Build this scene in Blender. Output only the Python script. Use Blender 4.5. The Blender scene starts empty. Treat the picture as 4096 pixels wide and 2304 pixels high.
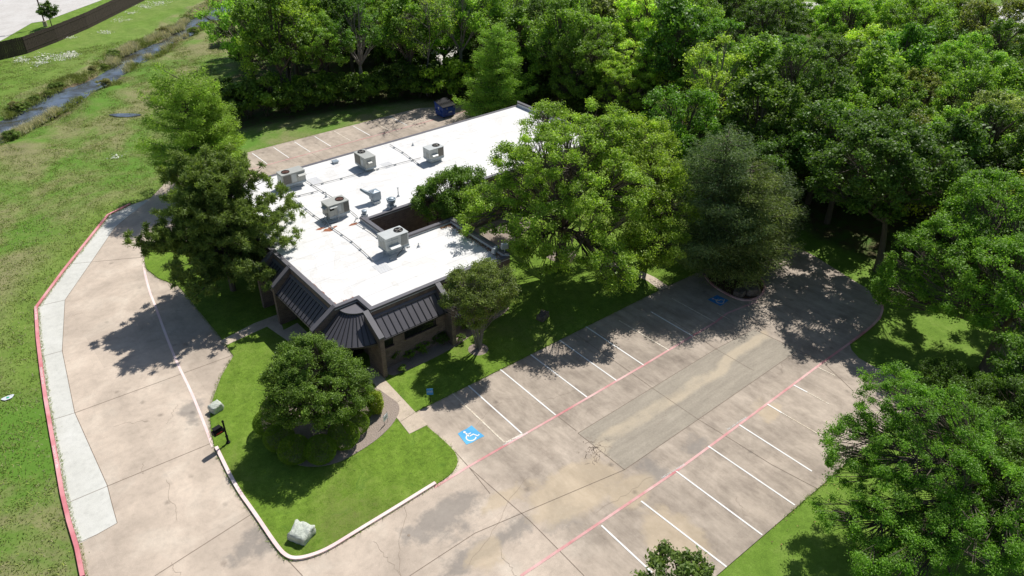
import bpy, bmesh, math, random
import numpy as np
from mathutils import Vector, Matrix
# ------------------------------------------------------------------ camera, sky, sun, exposure
sc = bpy.context.scene
col = sc.collection
F_PX, PITCH, AZ, CAM_H = 3085.0, math.radians(33.1), math.radians(50.7), 34.0
cd = bpy.data.cameras.new('camera'); cam = bpy.data.objects.new('camera', cd); col.objects.link(cam)
cd.sensor_width = 36; cd.lens = F_PX / 4096 * 36; cd.clip_end = 2500
cam.location = (0, 0, CAM_H); cam.rotation_euler = (math.pi / 2 - PITCH, 0, AZ - math.pi / 2)
sc.camera = cam
SUN = Vector((0.56, 0.21, 0.80)).normalized()
w = bpy.data.worlds.new('World'); sc.world = w; w.use_nodes = True
nt = w.node_tree; sky = nt.nodes.new('ShaderNodeTexSky'); sky.sky_type = 'NISHITA'; sky.sun_disc = False
sky.sun_elevation = math.asin(SUN.z); sky.sun_rotation = math.atan2(SUN.x, SUN.y)
bg = nt.nodes['Background']; bg.inputs[1].default_value = 0.075; nt.links.new(sky.outputs[0], bg.inputs[0])
sl = bpy.data.lights.new('sun', 'SUN'); sl.energy = 4.7; sl.angle = math.radians(0.5); sl.color = (1, .965, .92)
so = bpy.data.objects.new('sun', sl); col.objects.link(so); so.location = (0, 0, 60); so.rotation_euler = SUN.to_track_quat('Z', 'Y').to_euler()
sc.view_settings.view_transform = 'Standard'; sc.view_settings.look = 'None'; sc.view_settings.exposure = 0.12; sc.view_settings.gamma = 1
sc.cycles.max_bounces = 5; sc.cycles.diffuse_bounces = 3; sc.cycles.transmission_bounces = 3; sc.cycles.transparent_max_bounces = 4
# ------------------------------------------------------------------ survey of the site: plan coordinates read from the aerial view
K = 4096 / 2576
_fw = np.array([math.cos(AZ) * math.cos(PITCH), math.sin(AZ) * math.cos(PITCH), -math.sin(PITCH)])
_rt = np.array([math.sin(AZ), -math.cos(AZ), 0]); _up = np.cross(_rt, _fw); _C = np.array([0, 0, CAM_H])
def W(x, y, z=0.0):
    d = _fw + _rt * (x * K - 2048) / F_PX - _up * (y * K - 1152) / F_PX
    p = _C + d * ((z - CAM_H) / d[2]); return (float(p[0]), float(p[1]))
def PX(p):
    d = np.array(p) - _C; k = d @ _fw
    return ((2048 + F_PX * d @ _rt / k) / K, (1152 - F_PX * d @ _up / k) / K)
def c1(x, y, z=0): return W((x / .9036) / K, (700 + y / .9036) / K, z)
def c2(x, y, z=0): return W((800 + x / 1.802) / K, (1500 + y / 1.802) / K, z)
def c3(x, y, z=0): return W((1700 + x / 1.61) / K, (1000 + y / 1.61) / K, z)
def c4(x, y, z=0): return W((2700 + x / 1.0322) / K, (900 + y / 1.0322) / K, z)
def ct(x, y, z=0): return W(x / 2.8797, y / 2.8797, z)
# ------------------------------------------------------------------ node materials
def srgb(r, g, b):
    f = lambda c: (c / 255 / 12.92) if c / 255 <= .04045 else ((c / 255 + .055) / 1.055) ** 2.4
    return (f(r), f(g), f(b), 1)
class NT:
    def __init__(s, name):
        s.m = bpy.data.materials.new(name); s.m.use_nodes = True; s.t = s.m.node_tree
        s.b = s.t.nodes['Principled BSDF']; s.pos = None
    def n(s, t, **kw):
        n = s.t.nodes.new(t)
        for k, v in kw.items(): setattr(n, k, v)
        return n
    def l(s, a, b): s.t.links.new(a, b)
    def P(s):
        if s.pos is None: s.pos = s.n('ShaderNodeTexCoord').outputs['Object']
        return s.pos
    def noise(s, scale, detail=4, rough=.55, vec=None, dist=0):
        n = s.n('ShaderNodeTexNoise'); n.inputs['Scale'].default_value = scale; n.inputs['Detail'].default_value = detail
        n.inputs['Roughness'].default_value = rough; n.inputs['Distortion'].default_value = dist
        s.l(vec or s.P(), n.inputs['Vector']); return n.outputs['Fac']
    def ramp(s, f, stops, interp='LINEAR'):
        r = s.n('ShaderNodeValToRGB'); r.color_ramp.interpolation = interp; e = r.color_ramp.elements
        while len(e) < len(stops): e.new(.5)
        for i, (p, c) in enumerate(stops):
            e[i].position = p; e[i].color = c if hasattr(c, '__len__') else (c, c, c, 1)
        s.l(f, r.inputs[0]); return r.outputs[0]
    def mix(s, f, a, b, mode='MIX'):
        m = s.n('ShaderNodeMix', data_type='RGBA', blend_type=mode)
        for v, i in ((f, 0), (a, 6), (b, 7)):
            if hasattr(v, 'is_output'): s.l(v, m.inputs[i])
            elif i == 0: m.inputs[0].default_value = v
            else: m.inputs[i].default_value = v if len(v) == 4 else (*v, 1)
        return m.outputs[2]
    def math(s, op, a, b=0.0, clamp=False):
        m = s.n('ShaderNodeMath', operation=op, use_clamp=clamp)
        for v, i in ((a, 0), (b, 1)):
            if hasattr(v, 'is_output'): s.l(v, m.inputs[i])
            else: m.inputs[i].default_value = v
        return m.outputs[0]
    def bump(s, h, strength=.3, dist=.02):
        b = s.n('ShaderNodeBump'); b.inputs['Strength'].default_value = strength; b.inputs['Distance'].default_value = dist
        s.l(h, b.inputs['Height']); s.l(b.outputs[0], s.b.inputs['Normal'])
    def attr(s, name, out='Fac'):
        a = s.n('ShaderNodeAttribute'); a.attribute_name = name; return a.outputs[out]
    def scaled(s, sx, sy, sz, rz=0):
        m = s.n('ShaderNodeMapping'); m.inputs['Scale'].default_value = (sx, sy, sz); m.inputs['Rotation'].default_value = (0, 0, rz)
        s.l(s.P(), m.inputs[0]); return m.outputs[0]
    def fin(s, colr, rough=.8, metal=0, spec=None):
        if hasattr(colr, 'is_output'): s.l(colr, s.b.inputs['Base Color'])
        else: s.b.inputs['Base Color'].default_value = colr
        if hasattr(rough, 'is_output'): s.l(rough, s.b.inputs['Roughness'])
        else: s.b.inputs['Roughness'].default_value = rough
        s.b.inputs['Metallic'].default_value = metal
        if spec is not None: s.b.inputs['Specular IOR Level'].default_value = spec
        return s.m
def plain(name, c, rough=.6, metal=0, var=.12, scale=3.0, spec=None):
    t = NT(name); n = t.noise(scale, 5, .65)
    f = t.ramp(n, [(.3, 1 - var), (.7, 1 + var)])
    return t.fin(t.mix(1.0, c, f, 'MULTIPLY'), rough, metal, spec)
M = {}
def conc(name, a, b, c, mask=False, sc1=.35):
    t = NT(name)
    n1 = t.noise(sc1, 6, .62, dist=.4); n2 = t.noise(2.3, 6, .7); n3 = t.noise(26, 4, .7)
    base = t.ramp(n1, [(.32, a), (.5, b), (.68, c)])
    base = t.mix(1.0, base, t.ramp(n2, [(.28, .86), (.5, 1.0), (.72, 1.06)]), 'MULTIPLY')
    base = t.mix(1.0, base, t.ramp(n3, [(.3, .84), (.7, 1.14)]), 'MULTIPLY')
    if mask:
        sep = t.n('ShaderNodeSeparateColor'); t.l(t.attr('mask', 'Color'), sep.inputs[0])
        nz = t.noise(.9, 6, .7); nf = t.noise(4.0, 5, .75)
        streak = t.ramp(t.math('ADD', t.math('MULTIPLY', t.noise(.8, 8, .75, vec=t.scaled(1.6, .45, 1)), .6), t.math('MULTIPLY', t.noise(.45, 7, .75, dist=.8), .4)), [(.36, 0.0), (.62, 1.0)])
        def edge(ch, lo, hi, wob=.9):
            return t.ramp(t.math('ADD', sep.outputs[ch], t.math('MULTIPLY', t.math('SUBTRACT', nz, .5), wob)), [(lo, 0.0), (hi, 1.0)])
        base = t.mix(t.math('MULTIPLY', edge(1, .25, .8, 1.0), .92), base, t.mix(streak, srgb(128, 116, 103), srgb(186, 172, 155)))
        dk = t.mix(nf, srgb(124, 118, 111), srgb(160, 151, 140))
        base = t.mix(t.math('MULTIPLY', edge(2, .32, .60, 1.4), .8), base, dk)
        base = t.mix(t.math('MULTIPLY', edge(0, .36, .58, .9), .62), base, t.mix(nf, srgb(186, 165, 134), srgb(203, 186, 158)))
        fl_ = t.n('ShaderNodeVectorMath', operation='FLOOR'); t.l(t.scaled(.218, .218, 0), fl_.inputs[0]); wn = t.n('ShaderNodeTexWhiteNoise'); t.l(fl_.outputs[0], wn.inputs[0])
        base = t.mix(1.0, base, t.ramp(wn.outputs['Value'], [(0.0, .93), (1.0, 1.04)]), 'MULTIPLY')
        vo = t.n('ShaderNodeTexVoronoi'); vo.inputs['Scale'].default_value = .55; t.l(t.P(), vo.inputs['Vector'])
        base = t.mix(1.0, base, t.ramp(t.math('ADD', vo.outputs['Distance'], t.math('MULTIPLY', t.math('SUBTRACT', nf, .5), .2)), [(.02, .62), (.13, 1.0)]), 'MULTIPLY')
        vp = t.n('ShaderNodeTexVoronoi'); vp.inputs['Scale'].default_value = 4.5; t.l(t.P(), vp.inputs['Vector'])
        base = t.mix(1.0, base, t.ramp(vp.outputs['Distance'], [(.05, 1.12), (.16, 1.0)]), 'MULTIPLY')
        # leaf-litter grime in blotches
        base = t.mix(1.0, base, t.ramp(t.noise(.16, 5, .7, dist=.8), [(.35, .84), (.6, 1.06)]), 'MULTIPLY')
    t.bump(n3, .25, .01)
    return t.fin(base, .85)
M['pave'] = conc('concrete', srgb(183, 168, 151), srgb(196, 180, 162), srgb(206, 192, 174), True)
M['newconc'] = conc('pale_concrete', srgb(194, 193, 184), srgb(202, 201, 192), srgb(208, 207, 199))
def greystrip():
    t = NT('grey_concrete'); n1 = t.noise(.5, 6, .65, dist=.5); n2 = t.noise(7, 5, .75); streak = t.noise(1.1, 6, .7, vec=t.scaled(.3, 2.2, 1))
    base = t.mix(n1, srgb(140, 131, 117), srgb(176, 166, 149))
    base = t.mix(1.0, base, t.ramp(streak, [(.3, .82), (.7, 1.1)]), 'MULTIPLY'); base = t.mix(1.0, base, t.ramp(n2, [(.3, .84), (.7, 1.1)]), 'MULTIPLY')
    sep = t.n('ShaderNodeSeparateColor'); t.l(t.attr('mask', 'Color'), sep.inputs[0]); nz = t.noise(1.1, 6, .72)
    e = t.ramp(t.math('ADD', sep.outputs[0], t.math('MULTIPLY', t.math('SUBTRACT', nz, .5), .6)), [(.34, 0.0), (.62, 1.0)])
    base = t.mix(t.math('MULTIPLY', e, .62), base, t.mix(n2, srgb(186, 170, 144), srgb(204, 188, 162)))
    return t.fin(base, .88)
M['grey'] = greystrip()
M['walk'] = conc('walk_concrete', srgb(178, 163, 144), srgb(194, 178, 158), srgb(202, 188, 168), sc1=.8)
def grass(name, c1_, c2_, c3_, dry=None, dryamt=.5, ground=False):
    t = NT(name)
    n0 = t.noise(.12, 6, .62, dist=.6); n1 = t.noise(.7, 6, .7); n2 = t.noise(3.2, 7, .85, dist=.5); n3 = t.noise(30, 4, .8)
    base = t.ramp(n1, [(.3, c1_), (.5, c2_), (.72, c3_)])
    base = t.mix(1.0, base, t.ramp(n2, [(.3, .6), (.5, 1.0), (.7, 1.35)]), 'MULTIPLY')
    base = t.mix(1.0, base, t.ramp(n3, [(.3, .60), (.7, 1.35)]), 'MULTIPLY')
    if dry:
        f = t.ramp(t.math('ADD', t.math('MULTIPLY', n0, .5), t.math('MULTIPLY', n2, .5)), [(dryamt - .06, 0.0), (dryamt + .10, .75)])
        base = t.mix(f, base, t.mix(n2, dry, (dry[0] * .5, dry[1] * .5, dry[2] * .5, 1)))
    if not ground:
        mw = t.n('ShaderNodeTexWave'); mw.inputs['Scale'].default_value = .28; mw.inputs['Distortion'].default_value = 1.6; mw.inputs['Detail'].default_value = 3; t.l(t.scaled(1, 1, 1, .5), mw.inputs['Vector'])
        base = t.mix(1.0, base, t.ramp(mw.outputs['Fac'], [(.2, .965), (.8, 1.03)]), 'MULTIPLY')
        cl = t.ramp(t.noise(.55, 6, .75, dist=.6), [(.56, 0.0), (.66, .5)]); base = t.mix(cl, base, t.mix(n2, srgb(60, 96, 26), srgb(92, 128, 48)))
    if ground:
        sep = t.n('ShaderNodeSeparateColor'); t.l(t.attr('mask', 'Color'), sep.inputs[0])
        g2 = t.ramp(n1, [(.3, srgb(90, 120, 38)), (.5, srgb(106, 136, 48)), (.72, srgb(124, 148, 66))])
        g2 = t.mix(1.0, g2, t.ramp(n2, [(.28, .72), (.5, 1.0), (.75, 1.2)]), 'MULTIPLY'); g2 = t.mix(1.0, g2, t.ramp(n3, [(.3, .68), (.7, 1.3)]), 'MULTIPLY')
        base = t.mix(sep.outputs[0], base, g2)
        lit = t.mix(n2, srgb(60, 60, 36), srgb(100, 90, 62)); lit = t.mix(t.ramp(n1, [(.42, 0.0), (.6, 1.0)]), lit, srgb(76, 104, 40))
        base = t.mix(sep.outputs[1], base, lit)
        mud = t.mix(n3, srgb(84, 72, 54), srgb(146, 130, 104))
        base = t.mix(t.ramp(t.math('ADD', sep.outputs[2], t.math('MULTIPLY', t.math('SUBTRACT', n2, .5), 1.2)), [(.4, 0.0), (.6, 1.0)]), base, mud)
        lush = t.mix(n2, srgb(74, 114, 34), srgb(108, 144, 54))
        base = t.mix(t.math('MULTIPLY', t.ramp(n0, [(.38, 1.0), (.54, 0.0)]), t.math('MULTIPLY', t.math('SUBTRACT', 1.0, sep.outputs[0]), t.math('SUBTRACT', 1.0, sep.outputs[1]))), base, lush)
    h = t.math('ADD', t.math('MULTIPLY', n2, .5), n3)
    t.bump(h, .55, .05)
    return t.fin(base, .9, spec=.2)
M['ground'] = grass('meadow_grass', srgb(88, 112, 40), srgb(108, 130, 54), srgb(130, 144, 74), srgb(166, 154, 120), .485, True)
M['lawn'] = grass('lawn_grass', srgb(94, 122, 36), srgb(107, 136, 44), srgb(123, 148, 58), srgb(130, 128, 78), .56)
def leafmat(name, trans=.35, rough=.5):
    t = NT(name); oi = t.n('ShaderNodeObjectInfo')
    tint = t.attr('tint'); f = t.ramp(tint, [(0.0, (1.2, 1.2, .95, 1)), (.5, (2.75, 2.6, 1.85, 1)), (1.0, (5.0, 4.4, 3.0, 1))])
    c = t.mix(1.0, oi.outputs['Color'], f, 'MULTIPLY')
    t.fin(c, rough, spec=.32)
    tr = t.n('ShaderNodeBsdfTranslucent'); t.l(t.mix(1.0, c, (1.2, 1.3, .6, 1), 'MULTIPLY'), tr.inputs[0])
    ms = t.n('ShaderNodeMixShader'); ms.inputs[0].default_value = trans
    t.l(t.b.outputs[0], ms.inputs[1]); t.l(tr.outputs[0], ms.inputs[2]); t.l(ms.outputs[0], t.t.nodes['Material Output'].inputs[0])
    return t.m
M['leaf'] = leafmat('leaves', .45); M['needle'] = leafmat('needles', .35, .6)
def bark():
    t = NT('bark'); n = t.noise(9, 6, .7, vec=t.scaled(1, 1, .3)); c = t.mix(n, srgb(62, 54, 46), srgb(118, 106, 94)); t.bump(n, .6, .03); return t.fin(c, .9)
M['bark'] = bark(); M['greybark'] = plain('grey_bark', srgb(128, 120, 114), .85, var=.25, scale=5)
def brick(name, a, b, mortar):
    t = NT(name); tc = t.n('ShaderNodeTexCoord'); geo = t.n('ShaderNodeNewGeometry')
    sp = t.n('ShaderNodeSeparateXYZ'); t.l(tc.outputs['Object'], sp.inputs[0]); sn = t.n('ShaderNodeSeparateXYZ'); t.l(geo.outputs['True Normal'], sn.inputs[0])
    ax = t.math('ABSOLUTE', sn.outputs[0]); u = t.math('ADD', t.math('MULTIPLY', sp.outputs[1], ax), t.math('MULTIPLY', sp.outputs[0], t.math('SUBTRACT', 1.0, ax)))
    cb = t.n('ShaderNodeCombineXYZ'); t.l(u, cb.inputs[0]); t.l(sp.outputs[2], cb.inputs[1])
    br = t.n('ShaderNodeTexBrick'); t.l(cb.outputs[0], br.inputs[0]); br.inputs['Color1'].default_value = a; br.inputs['Color2'].default_value = b; br.inputs['Mortar'].default_value = mortar
    br.inputs['Scale'].default_value = 1; br.inputs['Brick Width'].default_value = .3; br.inputs['Row Height'].default_value = .1; br.inputs['Mortar Size'].default_value = .012
    c = t.mix(1.0, br.outputs[0], t.ramp(t.noise(2, 5, .7), [(.3, .75), (.7, 1.2)]), 'MULTIPLY')
    t.bump(br.outputs[1], -.4, .01); return t.fin(c, .85)
M['brick'] = brick('dark_brick', srgb(98, 78, 72), srgb(122, 102, 93), srgb(124, 116, 108))
M['metal_dark'] = plain('dark_bronze_metal', srgb(86, 84, 89), .5, 0, .07, 1.5)
M['cap'] = plain('bronze_cap', srgb(98, 96, 100), .5, 0, .07, 2)
M['seam'] = plain('seam_metal', srgb(36, 35, 37), .5, 0, .05)
def roofm():
    t = NT('white_membrane'); n1 = t.noise(.25, 6, .6); n2 = t.noise(2.5, 6, .75, vec=t.scaled(.4, 3, 1)); n3 = t.noise(18, 3, .7)
    c = t.mix(n1, srgb(213, 211, 207), srgb(226, 225, 222)); c = t.mix(1.0, c, t.ramp(n2, [(.26, .88), (.46, 1.0)]), 'MULTIPLY'); c = t.mix(1.0, c, t.ramp(n3, [(.22, .93), (.4, 1.0)]), 'MULTIPLY')
    pond = t.noise(.4, 5, .6, dist=1.2); c = t.mix(t.ramp(pond, [(.56, 0.0), (.585, .35), (.60, .12), (.75, .2)]), c, srgb(176, 170, 156))
    wv = t.n('ShaderNodeTexWave'); wv.inputs['Scale'].default_value = .165; wv.inputs['Distortion'].default_value = .25; wv.bands_direction = 'Y'; t.l(t.P(), wv.inputs['Vector']); c = t.mix(1.0, c, t.ramp(wv.outputs['Fac'], [(0.0, .86), (.012, 1.0)]), 'MULTIPLY')
    return t.fin(c, .6)
M['roof'] = roofm(); M['upstand'] = plain('white_upstand', srgb(214, 215, 216), .6, 0, .06, 2)
M['rust'] = plain('rusty_stain', srgb(150, 96, 68), .9, 0, .25, 6)
M['unit'] = plain('beige_cabinet_paint', srgb(170, 171, 164), .5, .05, .07, 3); M['unitpale'] = plain('pale_cabinet_paint', srgb(190, 193, 190), .45, .05, .06, 2)
M['galv'] = plain('galvanised_steel', srgb(150, 162, 170), .45, .3, .14, 4); M['galvw'] = plain('white_curb_flashing', srgb(186, 190, 192), .55, .1, .1, 4)
def coil():
    t = NT('condenser_coil'); n = t.noise(20, 5, .8); c = t.mix(n, srgb(58, 56, 52), srgb(150, 146, 138)); t.bump(n, .5, .02); return t.fin(c, .6, .4)
M['coil'] = coil(); M['black'] = plain('black_paint', srgb(24, 24, 26), .7, 0, .1, spec=.2); M['fanrust'] = plain('rusty_fan', srgb(88, 56, 44), .6, .3, .3, 8)
M['pipe'] = plain('grey_pipe', srgb(150, 150, 148), .5, .3, .1); M['glass'] = plain('dark_glass', (.012, .012, .014, 1), .08, 0, .1)

M['bluedull'] = plain('faded_blue_paint', srgb(56, 128, 190), .8, 0, .25, 4)
def worn(name, a, b, bare, amt=.62, scale=2.5):
    t = NT(name); n = t.noise(.5, 5, .6); c = t.ramp(n, [(.35, a), (.65, b)]); f = t.ramp(t.noise(scale * 3, 6, .8), [(amt, 0.0), (amt + .06, 1.0)])
    return t.fin(t.mix(f, c, bare), .85)
M['blue'] = worn('blue_paint', srgb(76, 160, 208), srgb(104, 186, 226), srgb(170, 160, 148), .62, 3)
M['white'] = worn('white_paint', srgb(222, 220, 214), srgb(236, 235, 231), srgb(188, 176, 160), .66, 3)
M['pinkline'] = worn('faded_red_paint', srgb(194, 126, 126), srgb(222, 186, 180), srgb(188, 170, 150), .58); M['pinkpale'] = worn('bleached_pink_paint', srgb(230, 198, 194), srgb(240, 222, 216), srgb(202, 182, 162), .68)
M['redcurb'] = worn('red_curb_paint', srgb(200, 118, 124), srgb(224, 166, 166), srgb(206, 190, 180), .7); M['wornwhite'] = worn('worn_white_paint', srgb(214, 200, 172), srgb(230, 226, 214), srgb(180, 160, 138), .5, 4)
M['joint'] = plain('joint_filler', srgb(122, 108, 94), .9, 0, .3, 5); M['crack'] = plain('crack_shade', srgb(142, 128, 113), .95, 0, .3, 5)
def mulch():
    t = NT('wood_mulch'); v = t.n('ShaderNodeTexVoronoi'); v.inputs['Scale'].default_value = 14; t.l(t.P(), v.inputs['Vector']); c = t.mix(t.noise(22, 4, .8), srgb(104, 88, 78), srgb(178, 164, 152)); c = t.mix(v.outputs['Distance'], c, srgb(156, 142, 130)); t.bump(v.outputs['Distance'], .8, .04); return t.fin(c, .95)
M['mulch'] = mulch(); M['soil'] = plain('dark_soil', srgb(86, 62, 46), .95, 0, .3, 3)
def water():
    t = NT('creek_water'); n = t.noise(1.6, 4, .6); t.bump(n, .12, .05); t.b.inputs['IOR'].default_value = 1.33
    return t.fin(t.mix(t.ramp(t.noise(.35, 5, .6, dist=.5), [(.4, 0.0), (.6, 1.0)]), srgb(62, 60, 48), srgb(96, 108, 124)), .03, spec=1.0)  # sky reflection painted into the base colour as blue-grey blotches over brown water
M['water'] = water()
def rock(name, a, b, c):
    t = NT(name); n = t.noise(2.2, 7, .7, dist=.8); n2 = t.noise(14, 5, .75); cc = t.ramp(n, [(.3, a), (.52, b), (.7, c)]); cc = t.mix(1.0, cc, t.ramp(n2, [(.3, .8), (.7, 1.1)]), 'MULTIPLY'); t.bump(n, .9, .12); return t.fin(cc, .9)
M['rockw'] = rock('pale_limestone', srgb(158, 164, 150), srgb(200, 206, 192), srgb(220, 222, 208)); M['rockb'] = rock('brown_stone', srgb(66, 58, 52), srgb(118, 106, 96), srgb(150, 138, 126))
M['fence'] = plain('dark_stained_wood', srgb(70, 58, 52), .85, 0, .35, 4)
M['farroad'] = conc('distant_concrete', srgb(186, 182, 176), srgb(196, 192, 186), srgb(203, 200, 195)); M['asphalt'] = plain('asphalt', srgb(136, 132, 128), .9, 0, .1, .5)
M['dumpblue'] = plain('blue_steel', srgb(36, 72, 150), .5, 0, .18, 2.5); M['green'] = plain('green_plastic', srgb(36, 160, 120), .6); M['yellow'] = plain('yellow_sticker', srgb(214, 196, 120), .6); M['redm'] = plain('red_paint', srgb(176, 40, 34), .5)
M['reed'] = leafmat('dry_reed', .2, .8); M['sheetwhite'] = plain('white_board', srgb(206, 212, 216), .5, 0, .04); M['roofgrey'] = plain('grey_shingles', srgb(88, 82, 78), .9, 0, .2, 3); M['tanbrick'] = plain('tan_brick', srgb(150, 118, 96), .85, 0, .15, 4)
M['carwhite'] = plain('white_car_paint', srgb(222, 224, 226), .25, .1, .03); M['carred'] = plain('red_car_paint', srgb(150, 30, 28), .25, .1, .03); M['tyre'] = plain('rubber', srgb(28, 28, 28), .85)
# ------------------------------------------------------------------ object helpers
def tag(o, label=None, cat=None, group=None, kind=None):
    for k, v in (('label', label), ('category', cat), ('group', group), ('kind', kind)):
        if v: o[k] = v
    return o
def thing(name, label, cat, loc=(0, 0, 0), group=None, rz=0):
    o = bpy.data.objects.new(name, None); col.objects.link(o); o.location = loc; o.rotation_euler = (0, 0, rz); o.empty_display_size = .3
    return tag(o, label, cat, group)
def root_off(p):
    v = Vector((0, 0, 0))
    while p is not None: v += Vector(p.location); p = p.parent
    return v
class MB:
    """collects shapes in site coordinates; build() links them as one mesh object, relative to its parent's base"""
    def __init__(s): s.v = []; s.f = []
    def add(s, vs, fs):
        n = len(s.v); s.v += [tuple(v) for v in vs]; s.f += [tuple(i + n for i in f) for f in fs]; return s
    def box(s, c, d, rz=0, top=1.0):
        cx, cy, cz = c; a, b, h = d[0] / 2, d[1] / 2, d[2] / 2; co, si = math.cos(rz), math.sin(rz); vs = []
        for z, k in ((-h, 1), (h, top)):
            for x, y in ((-a, -b), (a, -b), (a, b), (-a, b)):
                x *= k; y *= k; vs.append((cx + x * co - y * si, cy + x * si + y * co, cz + z))
        return s.add(vs, [(3, 2, 1, 0), (4, 5, 6, 7), (0, 1, 5, 4), (1, 2, 6, 5), (2, 3, 7, 6), (3, 0, 4, 7)])
    def prism(s, pts, z0, z1, bottom=True):
        a = sum(pts[i][0] * pts[(i + 1) % len(pts)][1] - pts[(i + 1) % len(pts)][0] * pts[i][1] for i in range(len(pts)))
        if a < 0: pts = pts[::-1]
        n = len(pts); vs = [(x, y, z0) for x, y in pts] + [(x, y, z1) for x, y in pts]
        fs = [tuple(range(n, 2 * n))] + [(i, (i + 1) % n, n + (i + 1) % n, n + i) for i in range(n)]
        if bottom: fs.append(tuple(range(n))[::-1])
        return s.add(vs, fs)
    def flat(s, pts, z):
        a = sum(pts[i][0] * pts[(i + 1) % len(pts)][1] - pts[(i + 1) % len(pts)][0] * pts[i][1] for i in range(len(pts)))
        if a < 0: pts = pts[::-1]
        return s.add([(x, y, z) for x, y in pts], [tuple(range(len(pts)))])
    def tube(s, path, r, seg=8, r2=None, capped=True):
        P = [Vector(p) for p in path]; n = len(P); rings = []
        for i, p in enumerate(P):
            d = (P[min(i + 1, n - 1)] - P[max(i - 1, 0)]).normalized(); a = d.orthogonal().normalized(); b = d.cross(a)
            rr = r if r2 is None else r + (r2 - r) * i / (n - 1)
            rings.append([p + (a * math.cos(t) + b * math.sin(t)) * rr for t in [2 * math.pi * k / seg for k in range(seg)]])
        vs = [v for rg in rings for v in rg]
        fs = [(i * seg + k, i * seg + (k + 1) % seg, (i + 1) * seg + (k + 1) % seg, (i + 1) * seg + k) for i in range(n - 1) for k in range(seg)]
        if capped: fs += [tuple(range(seg))[::-1], tuple((n - 1) * seg + k for k in range(seg))]
        return s.add(vs, fs)
    def lathe(s, c, prof, seg=24, a0=0, a1=2 * math.pi):
        full = abs(a1 - a0 - 2 * math.pi) < 1e-6; m = seg if full else seg + 1
        vs = [(c[0] + r * math.cos(a0 + (a1 - a0) * k / seg), c[1] + r * math.sin(a0 + (a1 - a0) * k / seg), c[2] + z) for r, z in prof for k in range(m)]
        fs = [(i * m + k, i * m + (k + 1) % m, (i + 1) * m + (k + 1) % m, (i + 1) * m + k) for i in range(len(prof) - 1) for k in range(seg)]
        return s.add(vs, fs)
    def line(s, pts, wd, z):
        """a painted line / curb top: ribbon along pts"""
        P = [Vector((x, y, 0)) for x, y in pts]; L = []; R = []
        for i, p in enumerate(P):
            d = (P[min(i + 1, len(P) - 1)] - P[max(i - 1, 0)]).normalized(); nn = Vector((-d.y, d.x, 0)) * wd / 2; L.append(p + nn); R.append(p - nn)
        for i in range(len(P) - 1): s.add([(*R[i][:2], z), (*R[i + 1][:2], z), (*L[i + 1][:2], z), (*L[i][:2], z)], [(0, 1, 2, 3)])
        return s
    def strip(s, pts, wd, z0, z1):
        P = [Vector((x, y, 0)) for x, y in pts]; L = []; R = []
        for i, p in enumerate(P):
            d = (P[min(i + 1, len(P) - 1)] - P[max(i - 1, 0)]).normalized(); nn = Vector((-d.y, d.x, 0)) * wd / 2; L.append(p + nn); R.append(p - nn)
        poly = [(p.x, p.y) for p in R] + [(p.x, p.y) for p in L[::-1]]
        return s.prism(poly, z0, z1)
    def build(s, name, mat, parent=None, smooth=False, bevel=0):
        off = root_off(parent); me = bpy.data.meshes.new(name)
        me.from_pydata([(x - off.x, y - off.y, z - off.z) for x, y, z in s.v], [], s.f); me.update()
        if bevel:
            bm = bmesh.new(); bm.from_mesh(me); bmesh.ops.remove_doubles(bm, verts=bm.verts, dist=1e-5)
            bmesh.ops.bevel(bm, geom=[e for e in bm.edges if len(e.link_faces) == 2 and e.calc_face_angle(0) > .5], offset=bevel, segments=1, affect='EDGES'); bm.to_mesh(me); bm.free()
        me.materials.append(M[mat] if isinstance(mat, str) else mat)
        if smooth: me.polygons.foreach_set('use_smooth', [True] * len(me.polygons))
        o = bpy.data.objects.new(name, me); col.objects.link(o)
        if parent is not None: o.parent = parent
        return o
def struct(mb, name, mat, **k): return tag(mb.build(name, mat, **k), kind='structure')
def copy_tree(o, parent=None):
    c = o.copy(); col.objects.link(c); c.parent = parent
    for ch in list(o.children): copy_tree(ch, c)
    return c
def smoothpts(pts, it=2):
    for _ in range(it):
        q = [pts[0]]
        for a, b in zip(pts, pts[1:]): q += [(a[0] * .75 + b[0] * .25, a[1] * .75 + b[1] * .25), (a[0] * .25 + b[0] * .75, a[1] * .25 + b[1] * .75)]
        pts = q + [pts[-1]]
    return pts
def segdist(X, Y, pts):
    best = np.full(X.shape, 1e9); tt = np.zeros(X.shape); n = len(pts) - 1
    for i in range(n):
        ax, ay = pts[i][:2]; bx, by = pts[i + 1][:2]; dx, dy = bx - ax, by - ay
        t = np.clip(((X - ax) * dx + (Y - ay) * dy) / (dx * dx + dy * dy), 0, 1); d = np.hypot(X - ax - t * dx, Y - ay - t * dy)
        m = d < best; best = np.where(m, d, best); tt = np.where(m, (i + t), tt)
    return best, tt
def inpoly(X, Y, poly):
    r = np.zeros(X.shape, bool); n = len(poly)
    for i in range(n):
        x1, y1 = poly[i]; x2, y2 = poly[(i + 1) % n]
        if y1 == y2: continue
        c = ((y1 > Y) != (y2 > Y)) & (X < (x2 - x1) * (Y - y1) / (y2 - y1) + x1); r ^= c
    return r
def masked(o, fn):
    me = o.data; n = len(me.vertices); co = np.empty(n * 3); me.vertices.foreach_get('co', co); co = co.reshape(-1, 3)
    a = me.attributes.new('mask', 'FLOAT_COLOR', 'POINT'); c = np.ones((n, 4)); c[:, :3] = fn(co[:, 0], co[:, 1]); a.data.foreach_set('color', c.ravel())
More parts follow.
